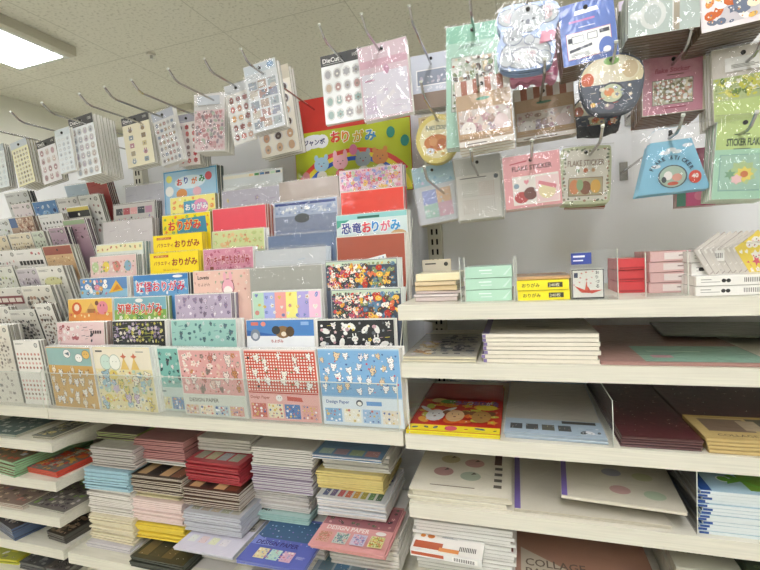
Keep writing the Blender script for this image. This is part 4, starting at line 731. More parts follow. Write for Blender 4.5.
hang(.145,572,96,622,88,136,'darker bowl shaped card hanging low behind the front bowl',lambda A:(a_bowl(A),A.pg([(A.w*.1,A.h*.05),(A.w*.9,A.h*.05),(A.w*.95,A.h*.25),(A.w*.08,A.h*.25)],'2b3240'),A.scat(A.w*.4,A.h*.2,A.w*.9,A.h*.5,['c94438','e07a5c','f0d8c0'],8,.007,'of')),2,.006,shape=shaped(BW,'2b3240','262c38'),xb=598,bag=.004)
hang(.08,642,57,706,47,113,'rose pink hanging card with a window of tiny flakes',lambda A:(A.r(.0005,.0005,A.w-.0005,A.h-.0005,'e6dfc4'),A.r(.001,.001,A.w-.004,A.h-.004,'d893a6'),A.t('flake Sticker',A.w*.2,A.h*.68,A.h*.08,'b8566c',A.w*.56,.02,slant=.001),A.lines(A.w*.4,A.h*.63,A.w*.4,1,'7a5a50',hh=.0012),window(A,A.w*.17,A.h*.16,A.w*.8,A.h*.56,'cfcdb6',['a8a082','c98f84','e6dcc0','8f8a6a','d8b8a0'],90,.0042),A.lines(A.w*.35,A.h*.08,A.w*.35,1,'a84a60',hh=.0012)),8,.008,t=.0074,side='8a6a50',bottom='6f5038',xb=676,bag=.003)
def a_greenbag(A):
    w,h=A.w,A.h; A.r(.0005,.0005,w-.0005,h-.0005,'d8d2c8'); A.r(.001,h*.28,w-.001,h*.6,'b9c98a'); A.r(.001,.001,w-.001,h*.28,'c3d987'); A.scat(.003,h*.3,w-.003,h*.6,['6f8f3c','e0dc6c','f0f2dc','a8bc60','d8d84c'],50,.006,'fohl'); A.r(w*.2,h*.66,w-.001,h*.85,'e6e6e2'); A.lines(w*.3,h*.74,w*.5,3,'9a9a90',hh=.0012)
hang(.05,711,51,775,39,119,'clear hanging bag of green and yellow flakes at the right edge',a_greenbag,6,.008,side='b9b49c',bottom='9a9484',xb=745,bag=.003)
# low row
def a_holo(A):
    w,h=A.w,A.h; A.r(.0005,.0005,w-.0005,h-.0005,'dfe3ea'); A.r(.0005,h*.66,w-.0005,h-.0005,'b5d8e6'); A.scat(.002,h*.68,w-.002,h-.002,['d9ecf4','9ac8e0','e6dcf4','c9f0ec'],14,.006,'lt')
    x0,y0,x1,y1=w*.17,h*.1,w*.85,h*.58; A.tiles(x0,y0,x1,y1,2,2,['b9dcd2','ecc6d8','aab8ea','f0cfae'],0,pat=False); A.scat(x0,y0,x1,y1,['f2f2f4','dfe6f6'],26,.0035,'lt')
hang(.21,411,170,452,160,223,'pale holographic card with four pastel squares',a_holo,4,.007,side='c9c6bc',bottom='b0a890',xb=434,bag=.003)
def a_dots(A):
    w,h=A.w,A.h; A.r(.0005,.0005,w-.0005,h-.0005,'d3d4d0'); A.r(.002,.002,w-.004,h*.72,'e9e7e2'); A.el(w*.88,h*.66,.0045,.0045,'5a6470',10); A.lines(w*.1,h*.665,w*.6,1,'7a7a78',hh=.0016)
    for i,j,c in ((0,0,'b8a492'),(1,0,'b9b4b0'),(0,1,'93a294'),(1,1,'c99a84')):
        x0=w*(.14+.37*i);y0=h*(.1+.27*j);A.nx()
        for a in range(7):
            for b in range(7): x=x0+a*w*.05;y=y0+b*h*.034; A.poly([(x,y),(x+.0013,y),(x+.0013,y+.0018),(x,y+.0018)],c)
hang(.14,454,160,500,153,219,'white pattern card with dotted swatches',a_dots,5,.007,side='c2beb2',bottom='a8a294',xb=480,bag=.003)
def a_pinkf(A):
    w,h=A.w,A.h; A.r(.0005,.0005,w-.0005,h-.0005,'e5a2a4'); A.pg([(w*.12,h*.83),(w*.42,h*.86),(w*.44,h*.89),(w*.13,h*.85)],'c24a5c'); A.t('FLAKE STICKER',w*.16,h*.70,h*.09,'4a2a2c',w*.7,.02); A.r(w*.15,h*.06,w*.96,h*.6,'eee6de'); A.el(w*.3,h*.2,w*.13,h*.11,'b5393a',14); A.el(w*.46,h*.26,w*.12,h*.12,'6a3430',14); A.el(w*.22,h*.42,w*.05,h*.05,'8aa0b0',10); A.heart(w*.4,h*.48,w*.05,'e0909a'); A.r(w*.56,h*.08,w*.95,h*.56,'f0d2d0'); A.el(w*.75,h*.28,w*.15,h*.15,'eadcae',14); A.pg([(w*.6,h*.42),(w*.9,h*.3),(w*.92,h*.37),(w*.62,h*.48)],'e08a92')
hang(.065,502,158,559,149,207,'pink hanging card with dark red heart and berry flakes',a_pinkf,4,.006,side='d8a8a8',xb=533,bag=.003)
RS=smooth([(0,.06),(.06,0),(.94,0),(1,.06),(1,.94),(.94,1),(.06,1),(0,.94)],1)
def a_wreath(A):
    w,h=A.w,A.h; A.el(w*.5,h*.5,w*.42,h*.42,'e6e3d2',20); A.r(w*.06,h*.06,w*.94,h*.94,'e9e6d6')
    for (a,b,c,d) in ((.03,.03,.97,.12),(.03,.88,.97,.97),(.03,.12,.12,.88),(.88,.12,.97,.88)): A.scat(w*a,h*b,w*c,h*d,['8a9a78','6f7a60','b08a70'],14,.0028,'fo')
    A.t('FLAKE STICKER',w*.14,h*.66,h*.10,'8a7058',w*.72,.01); A.el(w*.35,h*.58,.003,.0035,'a8bfa0'); A.el(w*.5,h*.58,.004,.004,'c9774c'); A.el(w*.65,h*.58,.003,.0035,'dcb890'); A.r(w*.16,h*.14,w*.84,h*.46,'84684c'); A.r(w*.17,h*.15,w*.83,h*.45,'b9ad86'); A.el(w*.28,h*.3,w*.1,h*.13,'d88a54',12); A.el(w*.5,h*.28,w*.11,h*.12,'8a5638',12); A.el(w*.7,h*.3,w*.1,h*.12,'e3b04a',12); A.el(w*.39,h*.33,w*.07,h*.1,'93b07a',12)
hang(.12,561,148,612,144,204,'cream square card with leafy border and rounded corners',a_wreath,5,.007,shape=shaped(RS,'c9d0a8','a9b48a'),xb=586,bag=.003)
hang(.165,566,150,607,147,208,'rust brown card edge hanging at the back of the wreath hook',lambda A:A.r(.0005,.0005,A.w-.0005,A.h-.0005,'a0583c'),2,.008,side='a0583c',xb=586)
TR=[(0,0),(1,0),(.74,.93),(.68,1),(.3,1),(.25,.93)]
def a_mount(A):
    w,h=A.w,A.h; A.pg([(w*.2,h*.8),(w*.8,h*.8),(w*.74,h*.93),(w*.68,h*.995),(w*.3,h*.995),(w*.25,h*.93)],'eef0f2'); A.el(w*.5,h*.935,.003,.003,'2c3238',8)
    for x,y in ((.42,.62),(.5,.66),(.58,.62),(.28,.42),(.72,.7)): A.el(w*x,h*y,w*.07,h*.03,'e3ecf2',10)
    for i,ch in enumerate('FLAKE STICKER'):
        if ch==' ': continue
        a=R(155-i*10.8); x=w*.5+.0265*math.cos(a); y=h*.24+.0265*math.sin(a); A.t(ch,x-.002,y,.0062,'1f3f5c',.0046,.03,rot=a-math.pi/2)
    A.el(w*.5,h*.24,w*.2,h*.18,'50606a',20); A.el(w*.5,h*.24,w*.18,h*.165,'a8bfae',18); A.el(w*.44,h*.26,w*.06,h*.07,'f0ece8',10); A.el(w*.56,h*.22,w*.07,h*.06,'e0a090',10); A.el(w*.38,h*.2,w*.035,h*.05,'2f3a40',8); A.el(w*.5,h*.13,w*.08,h*.03,'c95a44',8)
    A.el(w*.8,h*.2,w*.085,h*.1,'d9422f',18); A.t('40',w*.755,h*.18,h*.07,'f6efe8',w*.09,.03)
hang(.06,634,133,708,122,192,'light blue mountain shaped flake card with red round badge',a_mount,4,.006,shape=shaped(TR,'85c4e0','9ab8c4'),xb=672,bag=.005)
hang(.14,676,150,716,146,206,'rose and teal card hanging low behind the mountain card',lambda A:(A.r(.0005,.0005,A.w-.0005,A.h-.0005,'c9688c'),A.r(.001,.001,A.w*.25,A.h*.5,'6fae9c'),A.el(A.w*.6,A.h*.18,.008,.008,'d98aa4')),2,.008,side='c98aa0',xb=697)
hang(.15,700,155,750,150,203,'olive and brown card hanging low behind the green flakes bag',lambda A:(A.r(.0005,.0005,A.w-.0005,A.h-.0005,'a8b07c'),A.el(A.w*.4,A.h*.2,.01,.01,'8a5a44'),A.scat(.003,.003,A.w-.003,A.h*.4,['c9b86a','7a8a4c'],10,.006,'of')),3,.008,side='b8a0a0',xb=725)
def a_flakes(A):
    w,h=A.w,A.h; A.r(.0005,.0005,w-.0005,h-.0005,'aedcc0'); A.r(.001,h*.6,w-.001,h-.001,'c6dd8e'); A.lines(w*.33,h*.77,w*.34,1,'4a6a44',hh=.0015); A.t('STICKER FLAKES',w*.2,h*.64,h*.09,'2a4a30',w*.66,.03); A.lines(w*.33,h*.6,w*.34,1,'55785c',hh=.0012)
    A.r(w*.1,h*.1,w*.88,h*.54,'8fbcae'); A.r(w*.12,h*.115,w*.86,h*.53,'a8d0bc'); A.nx(); A.star(w*.52,h*.32,.019,'b9d49a',9,.75); A.nx(); A.star(w*.55,h*.3,.012,'efdc6c',8,.7); A.el(w*.55,h*.3,.005,.005,'d9804c',10); A.nx(); A.star(w*.3,h*.3,.008,'7fae8a',6,.5); A.nx(); A.star(w*.42,h*.24,.008,'f0c8c8',6,.7)
hang(.05,717,117,775,113,199,'green and mint flake bag with dark capitals and flower window',a_flakes,5,.008,side='a8c8a8',xb=745,bag=.003)
# ---------------------------------------------------------------- piles of design paper under the long shelf
def sheet(name,label,cat,w,d,t,loc,col,side=None,tart=None,rz=0,group=None,seed=1,mat=None,fart=None):
    return item(name,label,cat,w,d,t,loc,col,side=side or col,front=side or col,tart=tart,fart=fart,mat=mat or GLOSS,rot=(0,0,R(rz)),group=group,seed=seed)
def a_tiles_top(bg,cols,title=None,tc='8a5a60',n=4,y0=.02,h=.035):
    def f(A):
        A.r(.001,.001,A.w-.001,A.h-.001,bg); A.tiles(.008,y0,A.w-.008,y0+h,n,1,cols,gap=.0025)
        if title: A.t(title,.02,y0+h+.008,.014,tc,.10,.02)
        A.scat(.004,y0+h+.03,A.w-.004,A.h-.004,[cols[0],cols[-1],'f0ece6'],40,.006,'fsoc')
    return f
def column(groups,w=.152,d=.15):
    """each group: px,py of its front left top corner, depth, colours, count; piles stand on each other down to the shelf"""
    g=[]
    for q in groups:
        p=at(q[0],q[1],Y=q[2]); g.append((p.x,p.z,q))
    for i,(x,z,q) in enumerate(g):
        (px,py,Y,n,lab,bg,sd,art,rz)=q[:9]; zb=g[i+1][1] if i+1<len(g) else ZL+.0005
        rd=random.Random(int(px*7+py)); src=None; t=(z-zb)/n; fill=0
        if t>.0050: t=.0046; fill=max(0,int((z-zb)/t)-n); n=n+fill if n>2 else n
        for k in range(n):
            zz=z-(k+1)*t; xx=x+w/2+(0 if k==0 else rd.uniform(-.003,.003)); yy=Y+(0 if k==0 else rd.uniform(-.004,.004))
            r_=rz+(0 if k==0 else rd.uniform(-1.2,1.2))
            if k==0: src=sheet('paper_pad',lab,'paper pad',w,d,t*.86,(xx,yy,zz),bg,sd,art,r_,'paper pads: '+lab,seed=int(py))
            else: dup(src,(xx,yy,zz),'pad piled right under the '+short(lab),'paper pads: '+lab,rot=(0,0,R(r_)),parts=False)
        if fill and n<=2:
            zt=z-n*t; m_=max(1,round((zt-zb)/.005)); tt=(zt-zb)/m_; s2=None
            for k in range(m_):
                p_=(x+w/2+rd.uniform(-.003,.003),max(Y+.05,.06)+rd.uniform(-.003,.003),zt-(k+1)*tt)
                if s2 is None: s2=sheet('paper_pad','white pad supporting the '+short(lab,11),'paper pad',w,d,tt*.86,p_,'e0ddd4',None,None,0,'pads holding up the '+lab)
                else: dup(s2,p_,group='pads holding up the '+lab,rot=(0,0,R(rd.uniform(-1,1))))
W_='e9e6de'
column([(312,454,.05,2,'white pad with blue top and faint picture tiles, right pile directly under the long shelf','6f93b5',W_,a_tiles_top('6f93b5',['a8c0b4','a8909c','9cb08c','b58a8c'],n=4,y0=.006,h=.03),0),
 (316,470,.087,8,'cream yellow pad, topmost of the yellow ones','e6d48c','e9d68a',a_tiles_top('e0cd86',['e6d69a'],n=1,y0=.02,h=.02),0),
 (316,496,.055,6,'white pad with a row of dark jewel coloured squares','c9ccd0',W_,a_tiles_top('b9bec6',['3f4f80','5a4f80','a8485a','b5584a','b58a3c','8f8a3c','4a7a50','2f5a4a'],n=8,y0=.006,h=.03),0),
 (308,544,-.03,2,'pink design paper pad with floral squares jutting out of the right pile','d99a98','c98f88',lambda A:(A.r(.001,.001,A.w-.001,A.h-.001,'dc9f9c'),A.r(.001,.068,A.w-.001,A.h-.001,'9c6468'),A.scat(.004,.07,A.w-.004,A.h-.004,['3c2f34','c9b050','e0a8a4','5a6a50'],40,.005,'fso'),A.t('DESIGN PAPER',.016,.050,.013,'f3e9e2',.09,.02),A.el(.13,.055,.011,.006,'ece6e0'),[ (A.r(.008+i*.036,.010,.036+i*.036,.042,c),A.scat(.009+i*.036,.011,.035+i*.036,.041,cc,40,.0028,'fcs')) for i,(c,cc) in enumerate([('d9a898',['c97a6a','b58a6a']),('c9cfc6',['5f9a8a','d9b0a0','7a8a9a']),('cbc6d6',['8a80b0','d9a0b0','a0a8c8']),('dcd9a0',['d9c43c','8a9a3c','c98a50'])])]),0),
 (310,573,.02,9,'white pad with slate blue picture tiles at the bottom of the right pile','8fa0a8',W_,a_tiles_top('9fb0b6',['6f8f98','4a7a9a','7a8f94','8a7a88'],n=4,y0=.012,h=.045),0)])
column([(251,446,.079,3,'white pad under the shelf on the second pile from the right','cfcdc6',W_,None,0),
 (251,464,.085,4,'white pad with mauve and grey floral squares','a89aac','d9d8d6',a_tiles_top('a8a0ae',['9c6a78','5a6a80','8a7a94','3a3a5a'],n=4,y0=.008,h=.05),0),
 (250,483,.11,5,'plain white pad with torn looking edge above the teal pads','ddd8d2',W_,None,0),
 (251,511,.10,5,'pale teal pad with a tiny black floral corner','b5d3cc','9ac4bd',lambda A:(A.r(.001,.001,A.w-.001,A.h-.001,'b9d6d0'),A.scat(.002,.008,.05,.03,['1f2426'],26,.0045,'fo')),0),
 (236,559,-.032,2,'deep blue and violet starry design paper pad jutting forward','5a6ab5','6a74b5',lambda A:(A.r(.001,.001,A.w-.001,A.h-.001,'5f6cbc'),A.r(.001,.075,A.w-.001,A.h-.001,'3f6488'),A.scat(.004,.06,A.w-.004,A.h-.004,['8ab0d8','c9d8ec','9a80c8'],50,.0022,'sc'),A.pg([(.002,.05),(.06,.05),(.002,.08)],'8a9ad8'),A.t('DESIGN PAPER',.012,.052,.013,'2f2a78',.10,.02),[A.r(.03+i*.03,.012,.055+i*.03,.042,c) for i,c in enumerate(['e6dca8','b9dccc','dcb4c8'])],A.scat(.03,.013,.115,.042,['f6f0d8','8aa8c8','c98a9a'],40,.0025,'cs'),A.lines(.122,.03,.02,4,'c9cce6')),0),
 (240,585,.0,9,'grey pad hidden under the starry design paper','b8b6b0',W_,None,0)])
column([(197,437,.12,3,'plain white pad wedged under the shelf, middle pile','dedbd2',W_,None,0),
 (185,460,.07,4,'crimson design paper pad with four pale squares','a8343c','b03c44',lambda A:(A.r(.001,.001,A.w-.001,A.h-.001,'b5404a'),A.r(.001,.07,A.w-.001,A.h-.001,'8a1f2a'),A.lines(.02,.13,.11,2,'c9a8a0',hh=.005,gap=.009),A.el(.135,.075,.008,.008,'c9b0a8'),A.tiles(.008,.012,A.w-.012,.055,4,1,['a8a894','c2bb96','a3a8ac','a8ac98'],gap=.003)),-1.5),
 (183,487,.05,3,'kraft brown pad with tan and rust squares, middle pile','5a4234','c9beb0',a_tiles_top('4f382c',['d2ae7c','3a2c26','dcb884','7c4430'],n=4,y0=.006,h=.07),0),
 (183,511,.03,5,'silver grey pad with five beige squares','b9bac0','c2c4cc',a_tiles_top('b5b6ba',['9f9c86','a89c88','b5a890','a5a890','b0ab98'],n=5,y0=.01,h=.04),0),
 (173,547,-.02,2,'pale lavender pad with a band of black lace script jutting forward','d9d6e0','c6c8d0',lambda A:(A.r(.001,.001,A.w-.001,A.h-.001,'dad7e2'),A.r(.001,.085,A.w-.001,A.h-.001,'a8a498'),A.scat(.01,.078,A.w-.004,.105,['3c3a3c','5a5656'],40,.007,'ol'),A.tiles(.012,.02,A.w-.03,.05,4,1,['e2e6e0','e3cfd0','dfe2c0','e6e2e6'],gap=.004)),0),
 (178,585,.03,9,'white pad below the lavender one in the middle pile','d2cfca',W_,None,0)])
column([(134,438,.085,3,'dusty pink pad, second pile from the left','9c6a68','c9928e',None,0),
 (141,458,.09,2,'white pad with blue and green squares, second pile from the left','c9cac4',W_,a_tiles_top('8f9690',['5a6290','c0c0bc','8f9a50','9a7a5a'],n=4,y0=.006,h=.06),0),
 (131,474,.055,3,'dark brown kraft pad with tan squares, second pile from the left','4f3c2e','cfc6b4',a_tiles_top('43342a',['c9a878','2c2624','d9b080','8a5a44'],n=4,y0=.006,h=.07),0),
 (131,487,.07,3,'thin cream pad between brown and pink ones','d9d0a8','e0d8b0',None,0),
 (132,498,.057,8,'pale pink and white pad, top of a thick run','e6d0c8','ecd9d3',None,0),
 (134,521,.055,6,'bright yellow pad with black print','ecd24c','f0d64a',lambda A:(A.r(.001,.001,A.w-.001,A.h-.001,'e8cf50'),A.r(.03,.06,.09,.08,'4a4430'),A.lines(.02,.05,.06,3,'8a7a30')),1.5),
 (130,556,.0,7,'dark olive pad with tan tiles at the foot of a pile','33362c','4a4f44',a_tiles_top('2c2e26',['6a5c40','3a3a30','5c5038','2f3028'],n=4,y0=.01,h=.08),0)])
column([(96,431,.10,3,'lime green and black pad, leftmost pile under the shelf','6a5a58','9aae5a',None,0),
 (90,446,.055,3,'grey taupe pad in the leftmost pile','a5a298','cfc6c2',a_tiles_top('a5a298',['b0aca4'],n=1,y0=.03,h=.06),0),
 (84,468,.045,4,'light blue pad with five cream squares','a9cbd6','a5c9d4',a_tiles_top('a9cbd6',['dcdcc4','cfd6b8','e0dcc9','d3dbc4','dcdcd0'],n=5,y0=.03,h=.035),1),
 (87,487,.05,4,'white pad with red print under the light blue ones','cfc9c0',W_,a_tiles_top('b9b4ac',['c9c2b8','a8a8a4','b56a60'],n=5,y0=.01,h=.02),0),
 (89,514,.04,4,'cream notepad with brown oval print','e2d8ba','d9d2b8',lambda A:(A.r(.001,.001,A.w-.001,A.h-.001,'e6ddc0'),A.lines(.03,.09,.05,3,'b0a080'),A.el(.125,.05,.012,.016,'7a6254',12),A.el(.125,.05,.008,.012,'c2b090',12)),0),
 (87,541,.03,6,'plain lilac white pad at the foot of the leftmost pile','d0ccd0',W_,None,0)],w=.14)
# ---------------------------------------------------------------- flat sheets on the short shelves at lower left
def flat(zs,px0,px1,Y,n,t,lab,bg,sd,art,rz=0,d=.2,cat='sticker pack',name='sticker_pack',z0=0):
    a=at(px0,0,Y=Y); 
    # x from the shelf height: iterate pixel row until the ray meets the shelf top
    def xat(px):
        lo,hi=200,700
        for _ in range(40):
            m_=(lo+hi)/2; p=at(px,m_,Y=Y)
            if p.z>zs: lo=m_
            else: hi=m_
        return at(px,lo,Y=Y).x
    x0,x1=xat(px0),xat(px1); w=x1-x0; src=None; rd=random.Random(int(px1))
    for k in range(n):
        z=zs+.0006+z0+(n-1-k)*t
        if k==0: src=sheet(name,lab,cat,w,d,t*.85,((x0+x1)/2,Y,z),bg,sd,art,rz,'pile: '+lab,seed=int(px1+zs*100))
        else: dup(src,((x0+x1)/2+rd.uniform(-.003,.003),Y+rd.uniform(0,.004),z),'piece piled right under the '+short(lab),'pile: '+lab,rot=(0,0,R(rz+rd.uniform(-1,1))),parts=False)
    return src
def a_clut(bg,cols,n=60,sz=.009,k='ofcr'):
    def f(A): A.r(.001,.001,A.w-.001,A.h-.001,bg); A.scat(.003,.003,A.w-.003,A.h-.003,cols,n,sz,k)
    return f
flat(ZS[0],-30,16,.006,2,.004,'dark teal blister sheet lying on the upper lower-left shelf','6f8480','b9b9a4',a_clut('5f7672',['c2ccc2','4a5c5a','d3d6c8','8fa09a'],60),d=.24)
flat(ZS[0],32,52,.012,2,.004,'grey patterned sheet with yellow corner near the shelf end','7a7a68','c2bda8',a_clut('7d8078',['55584e','c9c8b0','8f8a60','d9cc90'],80),d=.28)
flat(ZS[1],-30,20,.006,7,.006,'green edged pack of brown food stickers on the second short shelf','7a6a48','8ab58a',a_clut('75694c',['d09a50','c2ccd2','5a4a3c','e6a868','b8523c'],60,.010),-8,d=.2)
flat(ZS[1],25,58,.02,3,.005,'red and orange sticker pack at the end of the second short shelf','c2593f','d9503c',a_clut('7f7c78',['e07a3c','d9483a','c9c0b0','8a8a88','e6b04a'],44,.010),-4,d=.12)
flat(ZS[1],48,62,.16,3,.005,'silver and black sheet at the back of the second short shelf','6f6c68','8a8884',a_clut('6f6c68',['3a3836','a8a4a0','8a7a70'],40,.01),d=.14)
flat(ZS[2],-30,22,.006,3,.004,'mauve and tan floral sheet on the third short shelf','a08c80','cfc6b4',a_clut('9c877c',['d9c2a0','8a6f80','e6d8b8','6a5c50','c98a7a'],110,.007),d=.26)
flat(ZS[2],26,66,.016,2,.004,'striped green and plum sheet at the end of the third short shelf','7c7a6c','d3cfc0',a_clut('86807a',['5f4f58','8fb05c','dcd6c6','4a4048','c9c2c6'],130,.006),-3,d=.26)
flat(ZS[3],-20,22,.014,6,.006,'navy edged sheet tilted on the fourth short shelf','4c4850','4a5c7c',a_clut('4f4a4c',['b58a7a','6a86a8','c9bdb0','34343c'],110,.007),-14,d=.2)
flat(ZS[3],46,66,.02,4,.006,'black floral pack with white layers on the fourth short shelf','3c342e','55524c',a_clut('332c28',['9a8068','b59a80','1f1c1a','6f604c'],90,.008),-6,d=.2)
flat(ZS[3],34,44,.06,2,.005,'khaki sheet between navy and black packs','a8a070','9a9060',a_clut('a8a070',['8a8458','bdb688'],14,.008),d=.12)
flat(ZS[4],-20,14,.012,3,.005,'yellow green sheet with white corner on the bottom short shelf','b5b83c','d9d23c',a_clut('b0b44a',['e6e6dc','8a8a60','d9d24c'],30,.01),6,d=.16)
flat(ZS[4],20,44,.012,4,.005,'dark grey patterned sheet on the bottom short shelf','4a4a4c','5a5a58',a_clut('45464a',['8a8a88','2c2c30','6a6a70'],60,.008),d=.2)
flat(ZS[4],46,66,.012,4,.005,'dark sheet with pale flecks at the end of the bottom short shelf','5a5452','6a6864',a_clut('524c4a',['9a948c','2f2c2c','7a706a'],60,.008),d=.2)
# ---------------------------------------------------------------- right bay, top shelf
def bx(px0,px1,pyt,Y,zb,dep,lab,name,cat,col,n=1,group=None,fart=None,tart=None,side=None,gap=.0006,pyb=None,mat=None,rz=0,jit=.002,others=None,front=None):
    a=at(px0,pyt,Y=Y); b=at(px1,pyt,Y=Y); H=a.z-zb; t=H/n; src=None; rd=random.Random(int(px0))
    H=max(t*n,.002)
    for k in range(n):
        z=zb+.0004+(n-1-k)*t; x=(a.x+b.x)/2+(0 if k==0 else rd.uniform(-jit,jit))
        if k==0: src=item(name,lab,cat,b.x-a.x,dep,t-gap,(x,Y,z),col,side=side or col,front=front or side or col,fart=fart,tart=tart,mat=mat or GLOSS,rot=(0,0,R(rz)),group=group or ('pile: '+lab),seed=int(px0))
        else: dup(src,(x,Y+rd.uniform(0,jit),z),(others or 'piece piled right under the ')+short(lab),group or ('pile: '+lab),rot=(0,0,R(rz+rd.uniform(-.6,.6)*(jit>.001))),parts=bool(fart))
    return src
a0=at(464,268,Y=.03)
def a_mintbox(A): A.r(.001,.001,A.w-.001,A.h-.001,'b5dcc6'); A.lines(A.w*.3,A.h*.62,A.w*.4,1,'e6f2ec',hh=.002); A.lines(A.w*.34,A.h*.35,A.w*.35,1,'dcebe4',hh=.0015); A.pg([(A.w*.8,A.h*.2),(A.w*.97,A.h*.9),(A.w*.99,A.h*.9),(A.w*.86,A.h*.2)],'cfe8dc')
bx(465,512,267.5,.03,ZA,.08,'pale mint green wrapped box, topmost of three','paper_box','paper box','b5dcc6',3,fart=a_mintbox)
def a_yel(A): A.r(.001,.001,A.w-.001,A.h-.001,'f4e62c'); A.t('おりがみ',A.w*.1,A.h*.3,A.h*.42,'3a3a1c',A.w*.44,.02); A.r(A.w*.6,A.h*.25,A.w*.88,A.h*.75,'33331c'); A.t('240枚',A.w*.62,A.h*.31,A.h*.38,'f4f0d0',A.w*.24,.0)
bx(516.5,569,281,.02,ZA,.09,'yellow origami box of 240 sheets, upper of the two','origami_box','origami box','f0e02c',2,fart=a_yel,others='lower twin right under the ')
p=at(519,281,Y=.03); item('paper_pack','tan patterned paper pack lying on top of the yellow boxes','paper pack',.085,.085,.006,(at(543,281,Y=.03).x,.028,p.z+.001),'c9a484',side='b5b0a0',tart=a_clut('b08a6a',['8a6a50','d9b890','c98a6a'],24,.007),mat=GLOSS)
# cream packs, uneven, beside the post
rd=random.Random(4); z=ZA+.001
for k,(w_,t_,c_,l_) in enumerate([(.078,.008,'d3c4c0','lowest thin pink grey pack under the cream ones'),(.082,.004,'e6dcda','white pack with pink edge in the cream heap'),(.084,.005,'cfc0bc','pinkish pack third from the shelf in the cream heap'),(.078,.009,'e3cda0','tan cream pack in the middle of the heap'),(.076,.007,'dcc8a4','beige pack below the fat cream one'),(.082,.014,'f0e6c0','fat cream pack with rounded front on top of the heap')]):
    x=at(437,290,Y=.05).x+rd.uniform(-.003,.003); o=item('paper_pack',l_,'paper pack',w_,.1,t_,(x,.045+rd.uniform(-.004,.006),z),c_,side=c_,mat=GLOSS,rot=(0,0,R(rd.uniform(-3,3)))); z+=t_+.0008
item('header_card','small beige header card standing at the back of the cream packs','card',.06,.0015,.075,(at(437,275,Y=.16).x,.16,ZA+.001),'cdbfa0',fart=lambda A:(A.r(.001,.001,A.w-.001,A.h-.001,'c9c2b0'),A.lines(.006,A.h-.01,.035,1,'4a4a44',hh=.003),A.el(A.w-.01,A.h-.010,.0045,.0045,'3a3a38',10)))
# crane card in a clear stand
a=at(571,270,Y=.02);b=at(604,270,Y=.02)
def a_crane(A):
    w,h=A.w,A.h; A.r(.0005,.0005,w-.0005,h-.0005,'2f3034'); A.r(.002,.003,w-.002,h-.002,'eeebe2'); A.t('おりづる',w*.72,h*.35,h*.5,'3a3a3a',w*.001) if False else None
    for i,ch in enumerate('おりづる'): A.t(ch,w*.74,h*(.82-.15*i),h*.11,'3c3a3a',w*.12,.02)
    A.r(w*.08,h*.72,w*.2,h*.88,'2c3a5c'); A.scat(w*.2,h*.45,w*.7,h*.95,['d98a84','e0a49c'],9,.0014,'c')
    A.pg([(w*.08,h*.46),(w*.3,h*.22),(w*.42,h*.3)],'d9442f'); A.pg([(w*.3,h*.22),(w*.62,h*.2),(w*.5,h*.42)],'c9351f'); A.pg([(w*.5,h*.3),(w*.46,h*.62),(w*.4,h*.28)],'e65a40'); A.pg([(w*.56,h*.3),(w*.95,h*.3),(w*.6,h*.18)],'d9442f'); A.pg([(w*.08,h*.46),(w*.03,h*.5),(w*.1,h*.5)],'c9351f')
item('origami_box','small white box with a red paper crane on its front','origami box',b.x-a.x,.03,a.z-ZA,((a.x+b.x)/2,.02,ZA+.0005),'e6e3da',fart=a_crane,mat=GLOSS)
a=at(569,252,Y=.012);b=at(617,252,Y=.012)
mb=MB(); mb.box(0,b.x-a.x,0,.002,0,a.z-ZA,'ffffff'); mb.box(0,b.x-a.x,0,.05,-.0,.0015,'ffffff'); o=mb.build('price_holder',ACRYL); o.location=(a.x,.008,ZA+.0006); tag(o,'clear upright price holder with a blue label before the crane box','label holder')
mb=MB(); w_=(b.x-a.x); h_=a.z-ZA; mb.box(.002,w_*.46,-.0012,-.0004,h_-.021,h_-.003,'3f509c'); A=Art(mb,(.002,-.0012,h_-.021),(1,0,0),(0,0,1),w_*.44,.018); A.lines(.003,.011,.018,1,'e6e8f4',hh=.003); A.lines(.003,.005,.016,1,'e6e8f4',hh=.002); mb.build('blue_label',PAPER,o)['label']='dark blue paper label with white print'
e=MB(); e.box(w_-.001,w_,-.0005,.002,0,h_,'ffffff'); e.build('edge',ACEDGE,o)
bx(618,645,259,.10,ZA,.09,'glossy red wrapped pack, topmost of three','paper_pack','paper pack','cf3f44',3,fart=lambda A:(A.r(.001,.001,A.w-.001,A.h-.001,'d2454a'),A.r(.002,A.h*.1,A.w-.002,A.h*.25,'a82c34')),jit=.003)
bx(650,691,252,.08,ZA,.1,'pale rose pack with white label, topmost of four behind clear sheet','paper_pack','paper pack','d9a8a4',4,fart=lambda A:(A.r(.001,.001,A.w-.001,A.h-.001,'dbb0ac'),A.r(A.w*.35,A.h*.2,A.w*.95,A.h*.85,'e9dcd6'),A.lines(A.w*.7,A.h*.5,A.w*.2,1,'9a8480',hh=.002)),jit=.003)
def clearpanel(px0,px1,pyt,Y,lab):
    a=at(px0,pyt,Y=Y);b=at(px1,pyt,Y=Y); h_=a.z-ZA; mb=MB(); mb.box(0,b.x-a.x,0,.0015,0,h_,'ffffff'); mb.box(0,b.x-a.x,.0015,.03,0,.0012,'ffffff'); o=mb.build('clear_divider',ACRYL); o.location=(a.x,Y,ZA+.0006); tag(o,lab,'divider')
    e=MB(); e.box(-.0003,.0009,-.0004,.0018,0,h_,'ffffff'); e.box(b.x-a.x-.0009,b.x-a.x+.0003,-.0004,.0018,0,h_,'ffffff'); e.build('edge',ACEDGE,o)
clearpanel(459,464,258,.02,'narrow clear divider between cream packs and mint boxes'); clearpanel(513,516,257,.02,'narrow clear divider between mint and yellow boxes')
